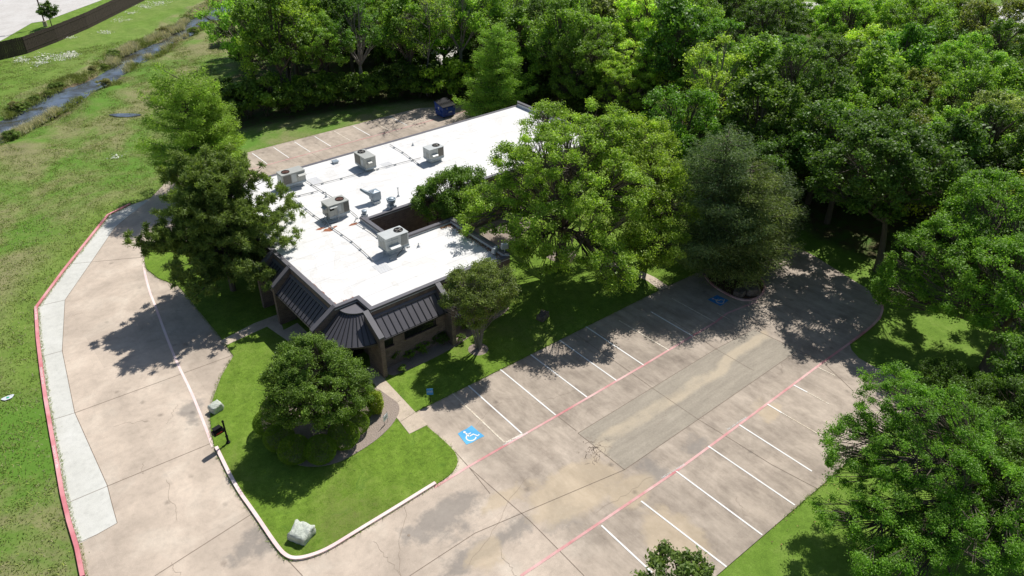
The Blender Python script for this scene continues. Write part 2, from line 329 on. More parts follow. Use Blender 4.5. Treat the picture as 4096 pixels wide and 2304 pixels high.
def gridcut(o, step):
    bm = bmesh.new(); bm.from_mesh(o.data); xs = [v.co.x for v in bm.verts]; ys = [v.co.y for v in bm.verts]
    for ax, lo, hi in ((0, min(xs), max(xs)), (1, min(ys), max(ys))):
        v = lo + step
        while v < hi:
            co = [0, 0, 0]; no = [0, 0, 0]; co[ax] = v; no[ax] = 1
            bmesh.ops.bisect_plane(bm, geom=list(bm.verts) + list(bm.edges) + list(bm.faces), plane_co=co, plane_no=no, dist=1e-5); v += step
    bmesh.ops.triangulate(bm, faces=bm.faces); bm.to_mesh(o.data); bm.free()
# ------------------------------------------------------------------ ground, creek, pavement
up_e = [(-140, 960), (13, 905), (150, 845), (260, 780), (400, 690), (480, 650), (600, 615), (720, 560), (850, 490), (870, 430), (980, 385), (1060, 352), (1200, 295), (1310, 235), (1370, 170), (1480, 100), (1600, 30), (1640, 0), (1760, -80)]
lo_e = [(-140, 1075), (13, 1010), (130, 960), (250, 900), (440, 785), (540, 720), (690, 645), (800, 590), (900, 520), (930, 470), (1060, 420), (1130, 395), (1240, 310), (1330, 268), (1430, 215), (1530, 150), (1690, 45), (1740, 0), (1870, -80)]
ZW = -.5
ue = [ct(*p, ZW) for p in up_e]; le = [ct(*p, ZW) for p in lo_e]
creek = [((a[0] + b[0]) / 2, (a[1] + b[1]) / 2) for a, b in zip(ue, le)]; chw = np.array([max(1.0, math.dist(a, b) / 2 + .25) for a, b in zip(ue, le)])
EDGE = [(30, 92), (42, 89), (52, 86), (61, 77), (65, 66), (67, 52), (66, 40), (66, 30), (68, 20), (74, 8), (80, -4)]
wood_poly = [(29, 87), (42, 85), (52, 82), (58, 75), (61, 64), (62, 50), (61, 38), (59, 27), (60, 20), (66, 6), (70, -20), (190, -20), (190, 40), (150, 62), (110, 92), (84, 112), (58, 130), (44, 118), (36, 105)]
def terrain():
    xs = np.unique(np.concatenate([np.linspace(-500, -30, 14), np.arange(-30, 100, .7), np.linspace(100, 200, 40), np.linspace(200, 700, 12)]))
    ys = np.unique(np.concatenate([np.linspace(-300, -10, 10), np.linspace(-10, 40, 40), np.arange(40, 190, .7), np.linspace(190, 800, 14)]))
    X, Y = np.meshgrid(xs, ys); d, t = segdist(X, Y, creek)
    hw = np.interp(t, np.arange(len(chw)), chw); e = d - hw
    ns = np.zeros(X.shape); rr = np.random.RandomState(4)
    for k in range(14):
        a = rr.uniform(0, 6.28); f = rr.uniform(.3, 1.6); ns += np.sin((X * math.cos(a) + Y * math.sin(a)) * f + rr.uniform(0, 6)) / 14
    Z = np.where(e < 0, ZW - .35 * np.clip(-e / 1.2, 0, 1), ZW + (-.05 - ZW) * np.clip(e / 2.6, 0, 1) ** .8)
    Z = np.where(e > 2.6, -.05, Z); near = np.clip(1 - np.abs(e - 2.5) / 7, 0, 1); Z = Z + ns * .55 * near * (e > .15)
    nx, ny = len(xs), len(ys); me = bpy.data.meshes.new('ground')
    v = np.stack([X, Y, Z], -1).reshape(-1, 3); i = np.arange(ny - 1)[:, None] * nx + np.arange(nx - 1)[None]; f = np.stack([i, i + 1, i + 1 + nx, i + nx], -1).reshape(-1, 4)
    me.from_pydata(v.tolist(), [], f.tolist()); me.polygons.foreach_set('use_smooth', [True] * len(f)); me.materials.append(M['ground'])
    o = bpy.data.objects.new('ground', me); col.objects.link(o); tag(o, kind='structure')
    d = d.ravel(); e = e.ravel(); x = v[:, 0]; y = v[:, 1]
    R = np.where(inpoly(x, y, [(23, 79), (56, 77), (60, 62), (60, 30), (66, 10), (66, -60), (-10, -60), (-10, 20), (20, 40), (20, 60)]), 1.0, 0.0)
    far = y > 0; fenced = (y - 136 > (x - 14) * .885); R = np.where(fenced, 1.0, R); R = np.where((x > 84) & (y - 112 > -(x - 84) * .72 - 6), 1.0, R)
    R = np.maximum(R, np.clip(1 - (segdist(x, y, [W(p, q) for p, q in ((380, 497), (275, 542), (165, 680), (95, 775), (110, 930))])[0] - 1.5) / 3, 0, 1) * .8)
    wd, _ = segdist(x, y, wood_poly + wood_poly[:1]); G = np.where(inpoly(x, y, wood_poly), np.clip(wd / 1.5 + .4, 0, 1), 0)
    R = np.where((~fenced) & (y > 95) & (x < 70) & (e > 3) & ((y - 104) > (x - 8) * .97), .75, R)
    B = np.clip(1.1 - np.abs(e - .4) / 1.3, 0, 1) * .75 + (e < .2)
    masked(o, lambda a, b: np.stack([R, G, B], -1))
terrain()
wb = MB(); ext = 1.6
def offp(a, b, k):
    L = math.dist(a, b); return (a[0] + (a[0] - b[0]) / L * k, a[1] + (a[1] - b[1]) / L * k)
for i in range(len(ue) - 1):
    a, b, c, d = offp(ue[i], le[i], ext), offp(ue[i + 1], le[i + 1], ext), offp(le[i + 1], ue[i + 1], ext), offp(le[i], ue[i], ext)
    wb.add([(*a, ZW), (*b, ZW), (*c, ZW), (*d, ZW)], [(3, 2, 1, 0)])
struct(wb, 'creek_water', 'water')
pd = [W(x, y) for x, y in ((272, 289), (285, 286), (330, 285), (362, 288), (345, 293), (300, 295))]
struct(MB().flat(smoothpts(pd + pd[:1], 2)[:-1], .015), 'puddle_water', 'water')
west = [W(x, y) for x, y in ((380, 497), (330, 515), (275, 542), (225, 605), (165, 680), (95, 775), (100, 850), (110, 930), (120, 1000), (133, 1075), (147, 1150), (163, 1240), (180, 1310), (200, 1375), (215, 1449), (245, 1600))]
yR = W(1828, 1423)[1] - .05
inner_w = [W(719, 1407)] + [W(x, y) for x, y in ((698, 1386), (637, 1294), (590, 1229), (541, 1128))] + [W(532, 1087), W(529, 1046), W(536, 1004), W(557, 948), W(588, 896), W(557, 851), W(449, 719), W(400, 701), W(369, 677), W(363, 655), W(365, 637), W(378, 618)]
corner = smoothpts([W(x, y) for x, y in ((1075, 1074), (1138, 1128), (1152, 1153), (1150, 1172), (1136, 1193), (1098, 1219), (1040, 1254))], 2) + smoothpts([W(x, y) for x, y in ((992, 1285), (828, 1386), (782, 1404), (747, 1411), (722, 1407))], 1)
lot_edge = [W(1672, 723), W(1045, 1037)]
ring_e = [W(x, y) for x, y in ((2228, 931), (2204, 925), (2161, 901), (2142, 880), (2137, 862), (2180, 832), (2208, 803), (2219, 779), (2210, 755), (2180, 725), (2130, 695), (2051, 645), (2003, 621), (1960, 600), (1800, 650), (1700, 700))]
pave = [(57, 71), (55.5, 77), (50, 79.9), (24, 80.2), (19, 79)] + west + [(W(245, 1600)[0] - 8, W(245, 1600)[1] - 3), (-20, yR), (W(2228, 931)[0] - .6, yR)] + ring_e + lot_edge + corner + inner_w + [W(430, 585), (15.8, 62.5), (17.2, 63.6), (53.2, 63.6), (57, 66)]
pk = MB(); pk.flat(pave, 0.0); lot = struct(pk, 'parking_lot', 'pave'); gridcut(lot, 1.1)
trail = [c3(*p) for p in ((860, 1520), (960, 1372), (1100, 1290), (1200, 1190), (1380, 1090), (1500, 1010), (1650, 930), (1750, 850), (1900, 780), (1960, 690), (2093, 620))] + [c4(330, 480), c4(420, 440)]
def pmask(x, y):
    d, _ = segdist(x, y, trail); R = np.clip(1.0 - d / .75, 0, 1)
    def blob(cx, cy, rx, ry=None):
        p = W(cx, cy); return np.clip(1.35 - np.hypot((x - p[0]) / rx, (y - p[1]) / (ry or rx)), 0, 1)
    R = np.maximum.reduce([R, blob(1440, 1235, 3.6, 1.9), blob(1700, 1350, 1.7, 2.4), blob(1590, 1230, 2.0, 1.2), blob(1930, 1030, 1.5, .8), blob(1250, 1250, 1.8, .5), blob(1220, 1400, 1.4, 1.0), blob(1320, 1200, 2.2, .4)])
    yl = W(1750, 853)[1]; xg = W(1145, 1060)[0]
    G = np.clip((x - 17.5) / 3, 0, 1) * .78; G = np.where((y > yl - .1) & (x > xg) & (x < 60), .95, G); G = np.where((y > 63) & (x > 14), .7, G); G = np.where((y > 40) & (x < 17), 0, G); G = np.maximum(G, np.clip(.9 - segdist(x, y, [W(420, 690), W(560, 870)])[0] / 5, 0, .5))
    B = np.maximum.reduce([blob(1130, 1290, 2.6, 1.5), blob(1060, 1330, 1.6, 1.2), blob(1420, 1290, 1.6, 1.2), blob(640, 1030, 1.0, .7), blob(480, 1040, .8, 1.4), blob(640, 1370, 1.8, 1.2), blob(1640, 1190, 1.2), blob(1180, 1400, 2.4, 1.0), blob(1300, 1330, 1.5, 1.0), blob(1750, 1120, 1.2), blob(490, 1010, .6, 1.1)]) * .8
    return np.stack([R, G, B], -1)
masked(lot, pmask)
# new concrete strip on the drive, grey replaced strip in the aisle
ns = [c1(545, 85), c1(475, 140), c1(415, 190), c1(330, 315), c1(235, 452), c1(225, 635), c1(270, 858), c1(320, 970), c1(388, 1122), c1(405, 1190), c1(424, 1258), c1(350, 1300), W(197, 1366)]
strip_poly = [W(380, 499)] + [(x + .0, y) for x, y in west[1:13]] + [W(198, 1368)] + ns[::-1][1:]
MB().flat(strip_poly, .004).build('pale_concrete_strip', 'newconc', lot)
gs = [c3(985, 1180), c3(1870, 640), c4(325, 430), c4(505, 520), c4(100, 800), c3(1285, 1415)]
g = MB().flat(gs, .004).build('grey_concrete_strip', 'grey', lot); gridcut(g, .7); masked(g, pmask)
j = MB()
for ln in ([c1(180, 888), c1(270, 860), c1(840, 652)], [c1(245, 1185), c1(395, 1122), c1(762, 970)], [c1(560, 1449), c1(915, 1222)], [c1(155, 655), c1(228, 635)], [c1(250, 322), c1(515, 297)], [c1(135, 475), c1(235, 452)],
           [c3(960, 535), c3(1320, 785), c3(1450, 880), c3(1750, 1085), c3(1980, 1225), c4(400, 990), c4(590, 1090)], [c3(860, 1075), c3(975, 1165)], [c3(1580, 440), c3(1870, 635), c3(2093, 765), c4(325, 600)], [c4(330, 432), c4(610, 565), c4(730, 680)],
           [c3(195, 1300), c3(280, 1395), c3(420, 1570)], [c2(1510, 1449), c2(1982, 1140), c3(1285, 1415)], [c2(620, 1320), c2(740, 1449)], [(24.2, 64), (24.2, 80)], [(33.2, 64), (33.2, 80)], [(43, 64), (43, 79.8)], [W(1183, 1178), W(1333, 1310), W(1470, 1449)],
           gs[:2] + gs[2:3], gs[3:6], [gs[5], gs[0]], ns[1:13]):
    j.line(ln, .035, .009)
j.build('joints', 'joint', lot)
rnd = random.Random(5); ck = MB()
def crack(a, b, wob=.12, n=14, wd=.018):
    A = Vector(a); B = Vector(b); d = (B - A); p = [A]; o = 0
    nr = Vector((-d.y, d.x)).normalized()
    for i in range(1, n): o = o * .7 + rnd.uniform(-wob, wob); p.append(A + d * i / n + nr * o)
    ck.line([(q.x, q.y) for q in p + [B]], wd, .0065)
for a, b in ((c1(410, 910), c1(540, 890)), (c1(600, 900), c1(640, 830)), (c1(240, 515), c1(300, 500)), (c2(1470, 950), c2(1450, 1449)), (c2(1250, 1200), c2(1450, 1449)), (c4(100, 800), c4(130, 770)), (c4(440, 610), c4(445, 570)), (c3(1600, 1000), c3(1500, 1130)), (W(1500, 1290), W(1640, 1200)), (W(1180, 1420), W(1330, 1200)),
             (c1(640, 1250), c1(600, 1100)), (c1(520, 1080), c1(520, 1040)), (c2(600, 640), c2(610, 642)), (c3(330, 1130), c3(500, 980)), (c3(700, 1000), c3(1000, 900)), (c4(250, 1120), c4(300, 1200)), (W(1260, 1380), W(1300, 1449)), (c1(620, 1400), c1(650, 1449))): crack(a, b)
for k in range(46):
    a = c3(1050 + rnd.gauss(40, 45), 1270 + rnd.gauss(20, 38)); b = (a[0] + rnd.uniform(-.5, .5), a[1] + rnd.uniform(-.4, .4)); crack(a, b, .05, 5, .035)
ck.build('cracks', 'crack', lot)
# painted lines
def stall(a, b, m='white', wd=.105, label=None):
    o = MB().line([a, b], wd, .014).build('stall_line', m, lot)
    if label: o['label'] = label
for a, b in (((275, 870), (625, 1183)), ((483, 768), (842, 1064)), ((678, 672), (1043, 948)), ((865, 580), (1232, 840)), ((1035, 493), (1408, 742)), ((1455, 398), (1728, 558))): stall(c3(*a), c3(*b))
stall(c3(175, 922), c3(515, 1243), 'wornwhite'); stall(c3(1250, 455), c3(1570, 645), 'wornwhite'); stall(c3(1590, 312), c3(1868, 465), 'wornwhite', .09); stall(c3(515, 1243), c3(630, 1183), 'wornwhite')
stall(c3(1880, 405), c3(1960, 448), 'wornwhite', .08)
for a, b in (((137, 913), (495, 1157)), ((5, 1017), (360, 1280)), ((265, 825), (565, 1017)), ((-140, 1140), (213, 1412))): stall(c4(*a), c4(*b))
stall(W(1513, 1322), W(1640, 1440)); stall(c4(490, 661), c4(545, 690)); stall(c4(545, 690), c4(640, 742), 'wornwhite', .07); stall(c4(382, 740), c4(440, 775)); stall(c4(440, 775), c4(620, 880), 'wornwhite', .07); stall(c4(590, 588), c4(660, 622), 'wornwhite', .08)
for k in range(9):
    if k != 8: stall((28.1 + 2.53 * k, 79.6), (28.15 + 2.53 * k, 75.8), 'wornwhite' if k in (4, 6) else 'white', .1)
MB().line([(24.5, 75.6), (60 - 4, 75.2)], .12, .014).build('fire_lane_line', 'pinkline', lot)
fl1 = [c3(60, 1530), c3(280, 1395), c3(860, 1062), c3(1408, 742), c3(1870, 465), c4(215, 365), c4(340, 315)]
MB().line(fl1, .16, .011).build('fire_lane_line', 'pinkline', lot)
fl2 = [W(1310, 1449), W(1420, 1375), W(1700, 1186), W(1860, 1068), W(1985, 975), c4(600, 575), c4(725, 485), c4(800, 430), c4(845, 385), c4(858, 345)]
MB().line(fl2, .16, .011).build('fire_lane_line', 'pinkline', lot)
fl3 = smoothpts([c1(533, 268), c1(519, 300), c1(520, 340), c1(540, 420), c1(560, 470), c1(600, 580), c1(640, 680), c1(690, 780), c1(735, 890), c1(770, 985)], 1)
MB().line(fl3, .17, .011).build('fire_lane_line', 'pinkpale', lot)
# curbs
def along(pts, offs):
    out = []
    for i, p in enumerate(pts):
        a = pts[max(i - 1, 0)]; b = pts[min(i + 1, len(pts) - 1)]; L = math.dist(a, b); out.append((p[0] - (b[1] - a[1]) / L * offs, p[1] + (b[0] - a[0]) / L * offs))
    return out
cb1 = [W(x, y) for x, y in ((1098, 1219), (992, 1285), (900, 1341), (828, 1386), (782, 1404), (747, 1411), (722, 1407), (698, 1386), (637, 1294), (590, 1229), (541, 1128))]
cb1 = smoothpts(cb1, 2); cc = MB(); cc.strip(along(cb1, -.09), .2, -.05, .125); o = struct(cc, 'corner_curb', 'pinkpale')
cc = MB(); wc = west[1:15]; cc.strip(along(wc, -.12), .22, -.05, .11); o = struct(cc, 'drive_curb', 'redcurb')
isl = smoothpts([W(x, y) for x, y in ((1770, 690), (1790, 718), (1835, 745), (1870, 758), (1905, 753), (1926, 730), (1918, 704), (1890, 682))], 2)
cc = MB(); cc.strip(isl, .15, -.05, .11); struct(cc, 'island_curb', 'pinkline')
struct(MB().prism(isl + [W(1820, 668)], -.04, .06), 'planting_bed', 'soil')
cc = MB(); cc.strip(smoothpts([c4(725, 485), c4(800, 430), c4(845, 385), c4(860, 345), c4(845, 310)], 2), .14, -.05, .08); struct(cc, 'turnaround_curb', 'pinkline')
# lawns
lawn = lot_edge[::-1][0:1] + [W(1672, 723), W(1745, 690), W(1830, 655), (58, 33), (60, 45), (60, 60), (57, 66), (53.3, 63.55), (17.3, 63.55), (15.8, 62.4), W(430, 585)] + inner_w[::-1] + [W(722, 1407)] + corner[::-1]
lawn = [W(1045, 1037), W(1672, 723), W(1745, 690), W(1810, 655), (56, 33), (60, 45), (60, 60), (57.1, 66), (53.3, 63.55), (17.3, 63.55), (15.8, 62.4), W(430, 585)] + along(inner_w, 0)[::-1] + corner[::-1]
struct(MB().prism(lawn, -.06, .055, bottom=False), 'lawn', 'lawn')
# walks and beds
wk = [c2(1510, 430), c2(1640, 365), c2(1545, 265), c2(1325, 30), (19.15, 37.0), (19.15, 38.8), (17.9, 38.8), (17.6, 37.4), c2(1255, 65), c2(1330, 200)]
struct(MB().prism(wk, .0, .075), 'entrance_walk', 'walk')
wk2 = [W(553, 860), W(640, 815), W(700, 792), (16.2, 46.6), (17.4, 46.8), (17.5, 42), (16.2, 41.8), (15.9, 44.9), W(672, 823), W(572, 869)]
struct(MB().prism(wk2, .0, .07), 'side_walk', 'walk')
jj = MB()
for a, b in ((c2(1370, 235), c2(1450, 185)), (c2(1450, 340), c2(1560, 270))): jj.line([a, b], .03, .079)
struct(jj, 'walk_joints', 'joint')
bed = smoothpts([W(x, y) for x, y in ((655, 1035), (665, 1105), (700, 1150), (760, 1178), (840, 1172), (905, 1138), (960, 1100), (1000, 1055), (1008, 1020), (980, 1000), (945, 975), (880, 960), (760, 950), (675, 990), (655, 1035))], 2)[:-1]
struct(MB().prism(bed, .04, .085, bottom=False), 'mulch_bed', 'mulch')
mb2 = smoothpts([(19.4, 38.8), (19.42, 36.95), (20.6, 36.8), (23, 36.75), (25.5, 36.95), (27.5, 37.5), (31, 38.0), (31, 38.8)], 1)
struct(MB().prism(mb2, .04, .08, bottom=False), 'foundation_bed', 'mulch')
struct(MB().lathe((*W(1203, 880), .05), [(.75, 0), (.55, .05), (0, .07)], 20), 'tree_ring_bed', 'mulch')
struct(MB().lathe((*W(1410, 640), .05), [(1.4, 0), (1.1, .05), (0, .07)], 20), 'oak_ring_bed', 'mulch')
oakbed = smoothpts([(31.5, 38.9), (34, 40.5), (38, 43), (41, 46.5), (42, 50), (31.4, 50), (31.4, 46), (31.5, 38.9)], 2)[:-1]
struct(MB().prism([(31.3, 44), (33, 44.4), (37, 45.6), (41, 47.3), (43, 50.1), (31.3, 50.1)], .04, .083, bottom=False), 'courtyard_bed', 'mulch')
struct(MB().line([W(1500, 665), W(1560, 668), W(1640, 705), W(1672, 728)], .9, .075), 'lawn_path', 'walk')
# writing painted on the lines
def text_mesh(body, size, origin, direction, z, mat, parent, name='lettering'):
    cu = bpy.data.curves.new(name, 'FONT'); cu.body = body; cu.size = size; cu.align_x = 'CENTER'; cu.align_y = 'CENTER'; cu.extrude = 0
    t = bpy.data.objects.new('tmp', cu); col.objects.link(t); dg = bpy.context.evaluated_depsgraph_get(); me = bpy.data.meshes.new_from_object(t.evaluated_get(dg)); bpy.data.objects.remove(t)
    a = math.atan2(direction[1], direction[0]); me.transform(Matrix.Translation((origin[0], origin[1], z)) @ Matrix.Rotation(a, 4, 'Z')); off = root_off(parent)
    me.transform(Matrix.Translation(-off)); me.materials.clear(); me.materials.append(M[mat]); o = bpy.data.objects.new(name, me); col.objects.link(o); o.parent = parent; return o
d1 = (c3(655, 1180)[0] - c3(510, 1255)[0], c3(655, 1180)[1] - c3(510, 1255)[1]); p = c3(583, 1217)
text_mesh('FIRE LANE  NO PARKING', .17, p, d1, .016, 'white', lot)
dcb = bpy.data.objects['drive_curb']
for p, q in ((c1(226, 1045), c1(208, 990)), (c1(172, 745), c1(165, 705)), (c1(143, 515), c1(140, 485))):
    m = ((p[0] + q[0]) / 2, (p[1] + q[1]) / 2); dd, tt_ = segdist(np.array([m[0]]), np.array([m[1]]), along(wc, -.12)); i = int(tt_[0]); cl = along(wc, -.12); f = tt_[0] - i
    a, b = cl[i], cl[min(i + 1, len(cl) - 1)]; m = (a[0] + (b[0] - a[0]) * f, a[1] + (b[1] - a[1]) * f)
    text_mesh('FIRE LANE  NO PARKING', .19, m, (a[0] - b[0], a[1] - b[1]), .114, 'white', dcb)
for a, b in ((c3(2060, 1085), c3(1960, 1150)), (c3(1640, 1400), c3(1560, 1449))):
    text_mesh('FIRE LANE  NO PARKING', .17, ((a[0] + b[0]) / 2, (a[1] + b[1]) / 2), (a[0] - b[0], a[1] - b[1]), .016, 'white', lot)
def wheelchair(tl, tr, br_, bl, mat):
    def B(u, v): return tuple((tl[i] * (1 - u) + tr[i] * u) * v + (bl[i] * (1 - u) + br_[i] * u) * (1 - v) for i in (0, 1))
    sq = MB(); sq.flat([B(*p) for p in ((0, .04), (.3, 0), (.62, .03), (1, .02), (.98, .5), (1, 1), (.6, .97), (.3, 1), (.02, .98), (0, .5))], .011)
    root = sq.build('accessible_symbol', mat, lot)
    m = MB()
    def ln(ps, w_):
        m.line([B(*p) for p in ps], w_ * math.dist(tl, tr), .016)
    m.flat([B(.38 + .075 * math.cos(t), .84 + .075 * math.sin(t)) for t in [k * math.pi / 6 for k in range(12)]], .016)
    ln([(.39, .74), (.42, .45)], .1); ln([(.41, .6), (.62, .6)], .07); ln([(.42, .45), (.66, .45), (.76, .22), (.88, .27)], .085)
    ln([(.36 + 0, .56)] + [(.44 + .24 * math.cos(t), .34 + .24 * math.sin(t)) for t in [math.radians(a) for a in range(120, 345, 15)]], .07)
    m.build('wheelchair_figure', 'white' if mat == 'blue' else 'wornwhite', root)
wheelchair(c3(208, 1183), c3(300, 1130), c3(385, 1200), c3(270, 1257), 'blue')
wheelchair(c3(1818, 320), c3(1880, 290), c3(1958, 325), c3(1905, 362), 'bluedull')
# manhole lid
struct(MB().lathe((*c2(1505, 1156), .006), [(.09, 0), (0, .004)], 12), 'drain_lid', 'crack')
# ------------------------------------------------------------------ distant setting
struct(MB().flat([ct(-400, 460), ct(13, 290), ct(230, 165), ct(330, 150), ct(735, 0), ct(1400, -260), ct(900, -700), ct(-900, -500)], -.02), 'distant_parking_lot', 'farroad')
# far street beyond the wood
struct(MB().line([W(1330, -40), W(1520, -8), W(1700, 0), W(1850, 2), W(1985, 8), W(2120, 22), W(2240, 40)], 5.5, -.02), 'distant_street', 'farroad')
struct(MB().flat([W(2440, 10), W(2640, 20), W(2640, 130), W(2520, 100), W(2440, 55)], -.02), 'distant_driveway', 'farroad')
struct(MB().flat([W(2020, 10), W(2420, 6), W(2430, 14), W(2300, 18), W(2030, 22)], -.015), 'distant_pavement', 'farroad')
struct(MB().flat([W(1120, 105), W(1175, 122), W(1190, 165), W(1150, 172), W(1060, 150)], -.02), 'woodland_clearing', 'farroad')
# ------------------------------------------------------------------ building
bld = thing('office_building', 'single storey dark brick office with a white flat roof and dark bronze metal canopies', 'building', (17.8, 38.7, 0))
outl = [(19.55, 38.85), (29.4, 38.85), (29.4, 38.4), (31.2, 38.4), (31.2, 45.9), (25.8, 45.9), (25.8, 50.25), (52.6, 50.25), (52.6, 63.3), (17.8, 63.3), (17.8, 40.6), (19.55, 40.6)]
WH = 4.35
MB().prism(outl, -.05, WH).build('wall', 'brick', bld)
def inset(poly, d):
    a = sum(poly[i][0] * poly[(i + 1) % len(poly)][1] - poly[(i + 1) % len(poly)][0] * poly[i][1] for i in range(len(poly))); s = 1 if a > 0 else -1; out = []; n = len(poly)
    for i in range(n):
        p0, p1, p2 = Vector(poly[i - 1]), Vector(poly[i]), Vector(poly[(i + 1) % n]); d1_ = (p1 - p0).normalized(); d2_ = (p2 - p1).normalized()
        n1_ = Vector((-d1_.y, d1_.x)) * s; n2_ = Vector((-d2_.y, d2_.x)) * s; b = n1_ + n2_; k = d / (1 + n1_.dot(n2_)); q = p1 + b * k; out.append((q.x, q.y))
    return out
ins = inset(outl, .02)
MB().flat(ins, WH + .1).build('roof', 'roof', bld)
# parapet: per edge height (top), cap width
caps = {0: 4.6, 1: 4.6, 2: 4.6, 3: 4.85, 4: 4.75, 5: 4.85, 6: 4.6, 7: 4.95, 8: 4.5, 9: 4.6, 10: 4.62, 11: 4.62}
up_ = MB(); cp = MB(); o_out = inset(outl, -.03); o_in = inset(outl, .3); u_in = inset(outl, .26); u_out = inset(outl, .012)
for i in range(len(outl)):
    k = (i + 1) % len(outl); zt = caps[i] - i * .0023
    up_.prism([u_out[i], u_out[k], u_in[k], u_in[i]], WH, zt - .05)
    cp.prism([o_out[i], o_out[k], o_in[k], o_in[i]], zt - .16 - .003 * (i % 3), zt)
up_.build('parapet', 'upstand', bld); cp.build('parapet_cap', 'cap', bld)
# rusty stains where membrane lifts from the cap
rs = MB(); rr_ = random.Random(3)
def ribbon_stain(a, b, w0, w1, n=26, side=(1, 0)):
    A = Vector(a); B = Vector(b); L = []; R = []
    for k in range(n + 1):
        p = A + (B - A) * k / n; wv = w0 + (w1 - w0) * abs(rr_.gauss(.3, .35)); L.append((p.x, p.y)); R.append((p.x + side[0] * wv, p.y + side[1] * wv))
    rs.flat(L + R[::-1], WH + .104)
ribbon_stain((18.1, 40.95), (18.1, 49.5), .03, .16)
ribbon_stain((18.15, 40.92), (19.6, 40.92), .04, .4, 14, (0, 1)); ribbon_stain((19.86, 39.2), (19.86, 40.7), .02, .07, 10)
for c_, r_ in (((22.9, 50.9), .5), ((22.4, 51.4), .3), ((24.8, 50.4), .35)):
    rs.flat([(c_[0] + r_ * rr_.uniform(.4, 1.3) * math.cos(t) * 1.4, c_[1] + r_ * rr_.uniform(.3, .8) * math.sin(t)) for t in [k * math.pi / 9 for k in range(18)]], WH + .1045)
rs.build('roof_stain', 'rust', bld)
# roof seams and ribbed mats
sm = MB()
for x in np.arange(20, 52, 3.05): sm.add([(x, 50.9, 0), (x + .07, 50.9, 0), (x + .07, 62.9, 0), (x, 62.9, 0)], [(0, 1, 2, 3)]) if x > 26 else sm.add([(x, 41.5, 0), (x + .07, 41.5, 0), (x + .07, 62.9, 0), (x, 62.9, 0)], [(0, 1, 2, 3)])
sm.v = [(x, y, WH + .104) for x, y, z in sm.v]; sm.build('roof_seams', 'upstand', bld)
for cx, cy in ((23.1, 43.2), (26.2, 59.8), (33.0, 58.6)):
    mt = MB()
    for k in range(9): mt.box((cx, cy - .6 + .15 * k, WH + .11), (1.0, .07, .02))
    mt.build('walkway_mat', 'upstand', bld)
# canopies: standing-seam slopes
def canopy(axis, a, b, wall, out=1.32, zt=4.0, zb=2.85, n=11):
    m = MB(); s_ = MB(); fl = MB(); sf = MB()
    def P3(t, d, z): return (t, wall - d, z) if axis == 'x' else (wall - d, t, z)
    i0 = .02; m.add([P3(a, i0, zt), P3(b, i0, zt), P3(b, out, zb), P3(a, out, zb), P3(a, i0, zt - .1), P3(b, i0, zt - .1), P3(b, out, zb - .1), P3(a, out, zb - .1)], [(0, 1, 2, 3), (7, 6, 5, 4), (3, 2, 6, 7), (0, 3, 7, 4), (1, 5, 6, 2)])
    for k in range(n):
        t = a + (b - a) * (k + .5) / n; s_.add([P3(t - .02, i0, zt + .05), P3(t + .02, i0, zt + .05), P3(t + .02, out + .01, zb + .05), P3(t - .02, out + .01, zb + .05), P3(t - .02, i0, zt - .02), P3(t + .02, i0, zt - .02), P3(t + .02, out + .01, zb - .02), P3(t - .02, out + .01, zb - .02)], [(0, 1, 2, 3), (3, 2, 6, 7), (0, 3, 7, 4), (1, 5, 6, 2), (0, 4, 5, 1)])
    fl.add([P3(a, i0 - .0, zt + .07), P3(b, i0, zt + .07), P3(b, .17, zt - .03), P3(a, .17, zt - .03), P3(a, .17, zt - .1), P3(b, .17, zt - .1)], [(0, 1, 2, 3), (3, 2, 5, 4)])
    c = m.build('canopy', 'metal_dark', bld); s_.build('standing_seams', 'seam', c); fl.build('ridge_flashing', 'cap', c)
    g_ = MB(); p, q = P3(a, out + .03, zb - .06), P3(b, out + .03, zb - .06)
    g_.box(((p[0] + q[0]) / 2, (p[1] + q[1]) / 2, zb - .09), ((abs(p[0] - q[0]) or .09), (abs(p[1] - q[1]) or .09), .1)); g_.build('gutter', 'seam', c)
canopy('x', 19.5, 24.8, 38.85, 1.3); canopy('y', 41.0, 47.3, 17.8, 1.35, n=14); canopy('y', 47.75, 50.2, 17.8, 1.35, n=6)
def fin(axis, t, wd, wall, out, zi=4.6, zo=3.42):
    def P3(u, d, z): return (u, wall - d, z) if axis == 'x' else (wall - d, u, z)
    m = MB(); a, b = t, t + wd; prof = [(-.0, -.05), (out, -.05), (out, zo - .1), (0, zi - .1)]
    vs = [P3(a, d, z) for d, z in prof] + [P3(b, d, z) for d, z in prof]; m.add(vs, [(0, 1, 2, 3), (7, 6, 5, 4), (0, 4, 5, 1), (1, 5, 6, 2), (2, 6, 7, 3)])
    f = m.build('brick_fin', 'brick', bld); c = MB(); e = .035; prof = [(-.05, zi - .1), (out + e, zo - .12), (out + e, zo + .02), (-.05, zi + .03)]
    vs = [P3(a - e, d, z) for d, z in prof] + [P3(b + e, d, z) for d, z in prof]; c.add(vs, [(0, 1, 2, 3), (7, 6, 5, 4), (0, 4, 5, 1), (1, 5, 6, 2), (2, 6, 7, 3)]); c.build('sloped_cap', 'cap', f)
fin('x', 19.05, .33, 38.87, 1.8); fin('x', 24.8, .33, 38.87, 1.85); fin('y', 40.62, .33, 17.82, 1.8); fin('y', 47.35, .33, 17.82, 1.5); fin('y', 50.2, .33, 17.82, 1.5)
